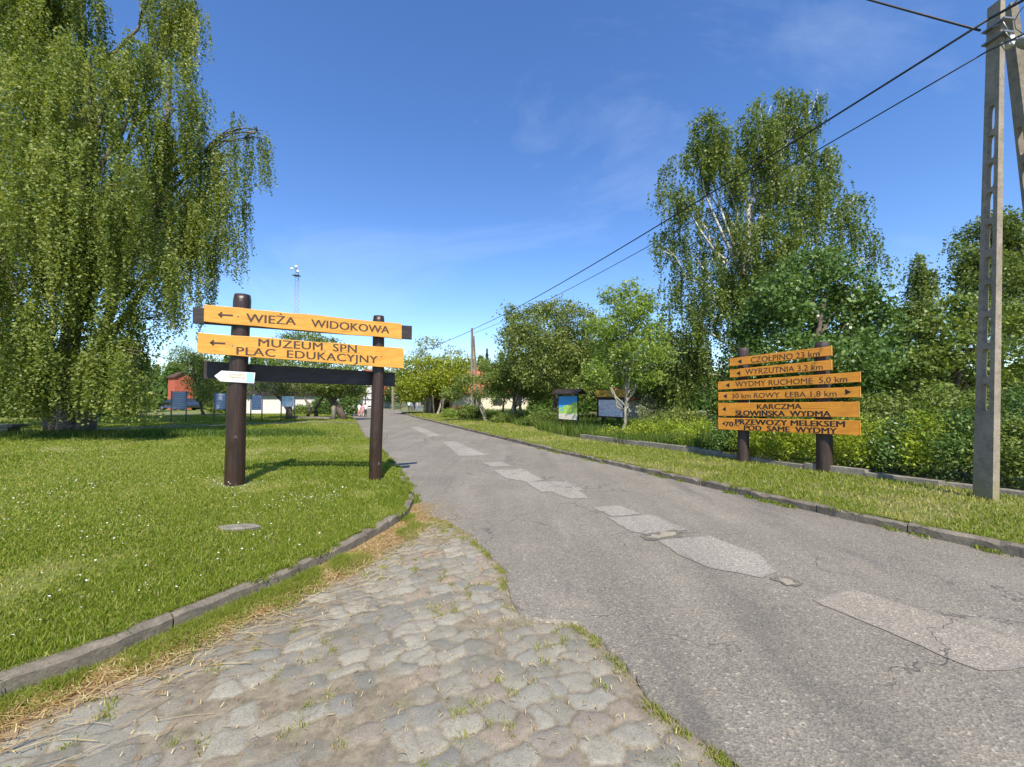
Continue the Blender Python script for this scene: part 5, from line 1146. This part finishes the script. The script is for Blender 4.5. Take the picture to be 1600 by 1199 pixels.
leafy('apple_tree', 'old apple tree leaning left over the verge before the cottage', 'tree', (760, 650), 27, [(728, 596, 20, 12), (768, 596, 20, 20), (785, 606, 20, 20), (705, 616, 16, 12), (748, 616, 12, 8), (765, 575, 16, 12), (778, 590, 18, 18), (752, 592, 10, 8, -2)], 'lf_mid', 'bark_pale', .12, 1.5, .09, (738, 605), .42, cut=.9, extra=[([(758, 650, 0), (752, 632, 0), (742, 614, 0)], [.10, .08, .05])])
leafy('apple_tree', 'old apple tree with forked pale trunk left of the map board', 'tree', (800, 652), 26, [(800, 600, 26, 20), (830, 612, 26, 20), (855, 605, 24, 24), (815, 580, 30, 22), (780, 622, 14, 12)], 'lf_mid', 'bark_pale', .11, .95, .12, (812, 598), .42, cut=1.0, extra=[([(799, 652, 0), (804, 630, 0), (812, 610, 0)], [.15, .12, .08]), ([(814, 650, .4), (812, 630, .4), (818, 600, .4)], [.11, .08, .05])])
leafy('leafy_tree', 'green tree screening the cottage roof right of the slim pole', 'tree', (785, 648), 31, [(775, 585, 14, 16), (792, 575, 18, 20), (765, 612, 12, 10), (790, 610, 18, 14)], 'lf_mid', size=.13, dens=1.3, r0=.1, clump=.5, cut=.8)
leafy('roadside_tree', 'yellow-green tree overhanging the road end, right of the sign', 'tree', (663, 646), 41, [(640, 575, 22, 18), (655, 600, 26, 20), (632, 600, 16, 20), (670, 575, 24, 18), (685, 600, 22, 20), (645, 622, 20, 8)], 'lf_yellow', 'bark_pale', .20, 1.7, .13, (662, 580), .8, cut=1.2, extra=[([(671, 645, 0), (674, 620, 0), (680, 590, 0)], [.12, .1, .06])])
leafy('roadside_tree', 'yellow-green tree with several thin pale stems left of the cottage', 'tree', (684, 646), 39, [(700, 575, 24, 18), (715, 595, 22, 20), (700, 612, 24, 14), (722, 572, 18, 16), (690, 590, 18, 18)], 'lf_yellow', 'bark_pale', .20, 1.6, .12, (700, 580), .8, cut=1.4, extra=[([(690, 646, 0), (694, 620, 0), (705, 590, 0)], [.11, .09, .05]), ([(678, 646, .5), (676, 615, .5), (672, 590, .5)], [.09, .07, .05])])
leafy('tall_pale_tree', 'pale airy tree crown rising above the yellow-green roadside trees', 'tree', (668, 640), 58, [(664, 540, 20, 12), (680, 536, 14, 9), (650, 552, 12, 9), (705, 548, 14, 8), (718, 550, 8, 5), (672, 560, 24, 10), (700, 562, 14, 8)], 'lf_pale', 'bark_pale', .26, .45, .2, (668, 545), .9, cut=4)
leafy('shady_tree', 'dark green tree closing the end of the road', 'tree', (628, 640), 70, [(615, 600, 16, 22), (632, 605, 16, 22), (605, 620, 10, 14), (645, 610, 16, 22), (622, 625, 22, 12)], 'lf_dark', size=.28, dens=1.0, r0=.2, clump=1.1, cut=.9)
leafy('shady_tree', 'dark green tree behind the yellow-green pair near the cottage', 'tree', (720, 640), 62, [(722, 590, 22, 22), (745, 575, 20, 18), (760, 580, 16, 16), (705, 605, 20, 22), (790, 585, 20, 22), (735, 612, 30, 16)], 'lf_mid', size=.26, dens=1.0, r0=.2, clump=1.1, cut=.9)
# --- right edge group
weeping('slender_tree', 'slender dark drooping tree standing apart against the sky right of the broad tree', 'tree', np.array([*at(1434, 650, 26)[:2], .1]), 26., [(1432, 408, 9, 10), (1434, 428, 20, 12), (1436, 455, 18, 18), (1432, 485, 22, 20), (1428, 520, 26, 24), (1402, 485, 12, 9), (1440, 560, 28, 24)], 'lf_birch2', 'bark', .14, 420, 6, .13, [np.array([*at(1434, 650, 26)[:2], .1]), at(1434, 540, 26), at(1434, 400, 26)], (.5, 1.3), .10, spread=.16, zmin=.8)
weeping('tall_tree', 'tall dark tree behind the near concrete pole at the right edge', 'tree', np.array([*at(1560, 650, 20)[:2], .1]), 20., [(1560, 345, 22, 16), (1535, 372, 36, 26), (1508, 400, 22, 20), (1580, 385, 36, 30), (1540, 430, 50, 34), (1600, 440, 44, 50), (1498, 428, 16, 14), (1640, 400, 44, 60), (1570, 490, 60, 40)], 'lf_birch2', 'bark', .12, 900, 7, .16, [np.array([*at(1560, 650, 20)[:2], .1]), at(1562, 520, 20), at(1560, 350, 20)], (.35, 1.0), .08, spread=.2, zmin=.8)
leafy('maple_tree', 'bright green layered maple between the slender tree and the concrete pole', 'tree', (1490, 690), 13.0, [(1500, 478, 36, 18), (1530, 500, 34, 22), (1470, 515, 34, 24), (1510, 545, 46, 28), (1455, 565, 34, 28), (1500, 590, 50, 26), (1440, 610, 30, 22), (1590, 500, 34, 30), (1580, 560, 50, 34), (1620, 610, 50, 34), (1550, 610, 40, 24)], 'lf_mid', size=.105, dens=1.25, r0=.13, clump=.4, slim=.85, flat=.4, cut=.4)
leafy('leafy_tree', 'dark green tree filling the gap below the slender tree', 'tree', (1415, 670), 17.0, [(1400, 560, 34, 34), (1430, 590, 40, 34), (1405, 615, 50, 24), (1460, 620, 40, 20)], 'lf_dark', size=.12, dens=1.1, r0=.12, clump=.45, cut=.4)
# --- shrubs behind the edging; some take darker leaf colour to imitate shaded hollows
sh = 'bright shrubs behind the concrete edging'
def shrub(px, top, D, rx_, leaf, label, sz=.062, dens=1.0, name='shrub', grp=True):
    gy_ = 623 + 1.48 * F / D; ry_ = (gy_ - top) / 2 * .92; py = (gy_ + top) / 2 + ry_ * .06
    lb = [(px + dx * rx_, py + dy * ry_, rx_ * s_, ry_ * s_, dz) for dx, dy, s_, dz in ((0, .05, .72, .1), (-.5, .2, .55, -.2), (.5, .15, .55, -.15), (-.15, -.42, .52, .1), (.3, -.25, .5, -.2), (-.35, .5, .5, -.35), (.3, .55, .5, -.35))]
    leafy(name, label, 'shrub', (px, gy_), D, lb, leaf, size=sz, dens=dens, r0=.02, clump=.22, group=sh if grp else None, cut=.1, slim=.5, flat=1.1, n2=3, z0=.1, fill=.35)
shrub(1003, 656, 14.9, 32, 'lf_shrub', 'yellow-green shrub just right of the young tree stem')
shrub(1045, 652, 14.0, 34, 'lf_shrub', 'yellow-green shrub before the low white garden house')
shrub(1090, 650, 12.9, 36, 'lf_shrub', 'bright shrub ending in shade left of the amber signpost')
shrub(1075, 668, 12.2, 26, 'lf_shrub', 'small bright shrub touching the edging left of the amber signpost', dens=.9)
shrub(1135, 655, 11.7, 38, 'lf_dark', 'shaded shrub around the left post of the amber signpost')
shrub(1185, 650, 10.9, 40, 'lf_shrub', 'leafy shrub seen just right of the amber signpost left post')
shrub(1235, 655, 10.1, 42, 'lf_shrub', 'leafy shrub seen just left of the amber signpost right post')
shrub(1300, 650, 9.3, 46, 'lf_shrub', 'full green shrub behind the right post of the amber signpost')
shrub(1355, 645, 8.8, 46, 'lf_shrub', 'bright rounded shrub immediately right of the amber signpost')
shrub(1405, 640, 8.4, 46, 'lf_dark', 'shade-darkened shrub halfway between signpost and concrete pole')
shrub(1450, 628, 8.1, 46, 'lf_shrub', 'tall bright-topped shrub left of the concrete pole')
shrub(1500, 622, 7.7, 50, 'lf_dark', 'shade-darkened shrub directly behind the concrete pole foot')
shrub(1575, 625, 7.2, 60, 'lf_mid', 'large shrub at the right edge behind the concrete pole')
shrub(1650, 620, 6.7, 60, 'lf_mid', 'shrub cut by the right edge of the view')
shrub(955, 668, 15.6, 24, 'lf_shrub', 'low shrub at the foot of the notice board', dens=.8)
shrub(1065, 638, 19.0, 60, 'lf_olive', 'dull green shrub row in front of the garden house', .09)
shrub(1160, 620, 15.0, 60, 'lf_olive', 'dull green shrub behind the left side of the amber boards', .09)
shrub(1260, 620, 13.0, 60, 'lf_mid', 'deep green shrub behind the middle of the amber boards', .08)
shrub(1380, 605, 11.8, 70, 'lf_olive', 'dull green shrub under the broad tree right of the signpost', .09)
shrub(1490, 590, 10.5, 70, 'lf_mid', 'high green shrub under the bright layered maple', .08)
shrub(1600, 590, 10.0, 80, 'lf_dark', 'high dark shrub at the right edge under the maple', .08)
sh = 'bushes along the far right verge'
shrub(735, 630, 30.0, 22, 'lf_mid', 'dense bush below the leaning apple tree before the cottage', .12)
shrub(703, 638, 32.0, 14, 'lf_light', 'light green bush near the people on the right roadside', .12)
shrub(717, 632, 34.0, 14, 'lf_red', 'reddish bush before the tiled lean-to', .12)
shrub(1015, 608, 22.0, 18, 'lf_pale', 'whitish flowering bush beside the garden house roof', .10)
shrub(850, 640, 22.5, 34, 'lf_mid', 'low nettle-like bush left of the map board', .09, .9)
shrub(790, 644, 25.5, 26, 'lf_mid', 'low bush in the tall grass under the apple trees', .09, .9)
# --- left background
leafy('olive_tree', 'olive green tree behind the information panels, right of the birch', 'tree', (318, 650), 34, [(325, 570, 22, 18), (345, 590, 26, 22), (310, 595, 22, 24), (335, 615, 30, 18), (365, 580, 20, 20), (300, 560, 14, 10), (370, 612, 16, 12)], 'lf_olive', size=.17, dens=1.1, r0=.13, clump=.65, cut=.5)
leafy('apple_tree', 'apple tree with twisted brown trunk right of the thick sign post', 'tree', (452, 655), 28.0, [(430, 602, 24, 12), (455, 596, 24, 12), (480, 604, 22, 12), (408, 604, 14, 10), (445, 612, 22, 8)], 'lf_olive', 'bark', .11, .8, .14, (458, 600), .42, cut=1.5, extra=[([(452, 655, 0), (451, 640, 0), (440, 625, 0), (425, 612, 0)], [.24, .18, .12, .05])])
leafy('apple_tree', 'dark spreading apple tree under the crossbeam of the orange sign', 'tree', (535, 656), 30.0, [(500, 600, 30, 14), (530, 598, 30, 16), (555, 606, 20, 14), (515, 612, 30, 10), (560, 618, 14, 10), (548, 590, 20, 14)], 'lf_mid', 'bark', .12, 1.3, .2, (505, 606), .45, cut=1.2, extra=[([(538, 656, 0), (530, 640, 0), (515, 622, 0), (498, 610, 0)], [.30, .26, .2, .1]), ([(495, 654, .6), (492, 640, .6), (505, 620, .6)], [.16, .12, .08]), ([(480, 654, .8), (484, 638, .8), (476, 622, .8)], [.14, .1, .07])])
leafy('round_tree', 'rounded green tree seen between the two orange boards', 'tree', (470, 650), 46.0, [(450, 535, 22, 13), (480, 530, 28, 11), (510, 538, 22, 12), (430, 560, 26, 22), (480, 565, 40, 26), (530, 565, 26, 26), (470, 590, 50, 20)], 'lf_mid', 'bark', .2, 1.1, .25, None, .8, cut=1)
leafy('round_tree', 'green tree between the sign posts above the half-timbered gable', 'tree', (600, 640), 80.0, [(595, 590, 22, 12), (560, 585, 26, 20), (615, 585, 14, 14)], 'lf_mid', 'bark', .3, 1.0, .25, None, 1.2, cut=3.5)
leafy('leafy_tree', 'thick dark tree filling the gap behind the map board roof', 'tree', (880, 650), 30, [(860, 600, 44, 28), (900, 590, 44, 36), (830, 595, 30, 30), (870, 560, 44, 34)], 'lf_mid', size=.15, dens=1.1, r0=.14, clump=.6, cut=.6)
leafy('leafy_tree', 'green tree between the young tree and the tall birch', 'tree', (1050, 650), 26, [(1040, 600, 40, 32), (1075, 590, 36, 40), (1010, 590, 30, 30), (1030, 545, 24, 30)], 'lf_mid', size=.13, dens=1.1, r0=.14, clump=.5, cut=.6)
for k, (px, D, s_, lf, lb) in enumerate([(-120, 36, 44, 'lf_mid', 'dark green tree beyond the lawn, outermost on the left behind the birch'), (-20, 38, 46, 'lf_dark', 'dark tree behind the slab bench'), (60, 40, 46, 'lf_dark', 'dark tree directly behind the birch trunk, its left side'), (140, 37, 44, 'lf_mid', 'dark tree glimpsed right of the birch trunk'), (195, 42, 34, 'lf_dark', 'dark tree between birch strands and the brick outbuilding'), (285, 62, 30, 'lf_mid', 'green tree rising over the brick outbuilding')]):
    leafy('background_tree', lb, 'tree', (px, 650), D, [(px - s_ * .6, 618, s_ * .6, 20), (px + s_ * .6, 612, s_ * .6, 22), (px - s_ * .5, 585, s_ * .6, 26), (px + s_ * .5, 580, s_ * .6, 28), (px, 560, s_ * .6, 22), (px, 612, s_ * 1.0, 28)], lf, size=.2, dens=1.1, r0=.2, clump=.8, cut=.4)
for k, (px, D, top, rx_, lf, lb) in enumerate([(505, 37, 618, 24, 'lf_dark', 'dark hedge bush under the spreading apple tree'), (545, 38, 612, 20, 'lf_dark', 'dark hedge bush beside the black board fence'), (470, 38, 632, 14, 'lf_mid', 'small bush against the long white building'), (20, 31, 600, 50, 'lf_dark', 'dark bush behind the slab bench'), (170, 33, 605, 46, 'lf_dark', 'dark bush right behind the birch trunk'), (345, 40, 612, 24, 'lf_mid', 'green bush behind the panel at the thick post'), (368, 41, 620, 16, 'lf_dark', 'dark bush hidden behind the thick sign post'), (-70, 30, 590, 60, 'lf_dark', 'dark bush outermost on the left')]):
    sh = 'hedge bushes left of the road'; shrub(px, top, D, rx_, lf, lb, .14)
# far woodland along the horizon, one mass
def woodland(pts, label):
    Cs = []; vs = []
    for (px, py, D, rx_, n_) in pts:
        c = at(px, py, D); h = c[2]; r = rx_ * D / F
        z = rng.random(n_ * 1500) ** .8 * h; a = rng.uniform(0, 2 * math.pi, len(z)); prof = np.clip(1.15 - (z / h), .08, 1) ** .8; rr = r * prof * rng.uniform(.5, 1.1, len(z))
        Cs.append(np.column_stack([c[0] + np.cos(a) * rr, c[1] + np.sin(a) * rr, z])); vs.append(np.full(len(z), rng.normal(.4, .2)) + rng.normal(0, .18, len(z)))
    C = np.concatenate(Cs); V, Q, v = leaf_quads(C, .62, np.concatenate(vs), .1, .7); o = fast('far_woodland', V, Q, M['lf_dark'], fattr={'v': v}); o['kind'] = 'stuff'; o['label'] = label
W = []
for px in np.arange(-250, 1750, 15): W.append((px + rng.normal(0, 4), 572 + 16 * math.sin(px * .013) + rng.normal(0, 7), rng.uniform(95, 135), rng.uniform(9, 15), 1))
for px in np.arange(-300, 420, 24): W.append((px + rng.normal(0, 5), 590 + rng.normal(0, 8), rng.uniform(56, 66), rng.uniform(20, 30), 2))
for px in np.arange(770, 1750, 20): W.append((px + rng.normal(0, 4), 600 - .03 * (px - 770) + rng.normal(0, 6), rng.uniform(38, 52), rng.uniform(14, 24), 2))
woodland(W, 'dark far woodland along the horizon')
for px, py, D in ((761, 545, 88), (748, 558, 92)):
    c = at(px, py, D); base = np.array([c[0], c[1], 0]); m = MB(); m.tube([base, c], [.25, .04], 6); h = c[2]; n_ = 6000; z = h * (.12 + .88 * rng.random(n_) ** .9); a = rng.uniform(0, 2 * math.pi, n_); rr = (1 - z / h + .03) * 2.1 * rng.uniform(.3, 1.1, n_) * (.75 + .25 * np.sin(z * 6))
    V, Q, v = leaf_quads(np.column_stack([c[0] + np.cos(a) * rr, c[1] + np.sin(a) * rr, z]), .3, rng.normal(.45, .2, n_), .2, .3)
    finish('spruce', 'pointed spruce above the cottage roof, ' + ('taller' if px == 761 else 'shorter') + ' of the two', 'tree', base, m, M['bark'], V, Q, v, M['lf_needle'], 'spruces behind the cottage')
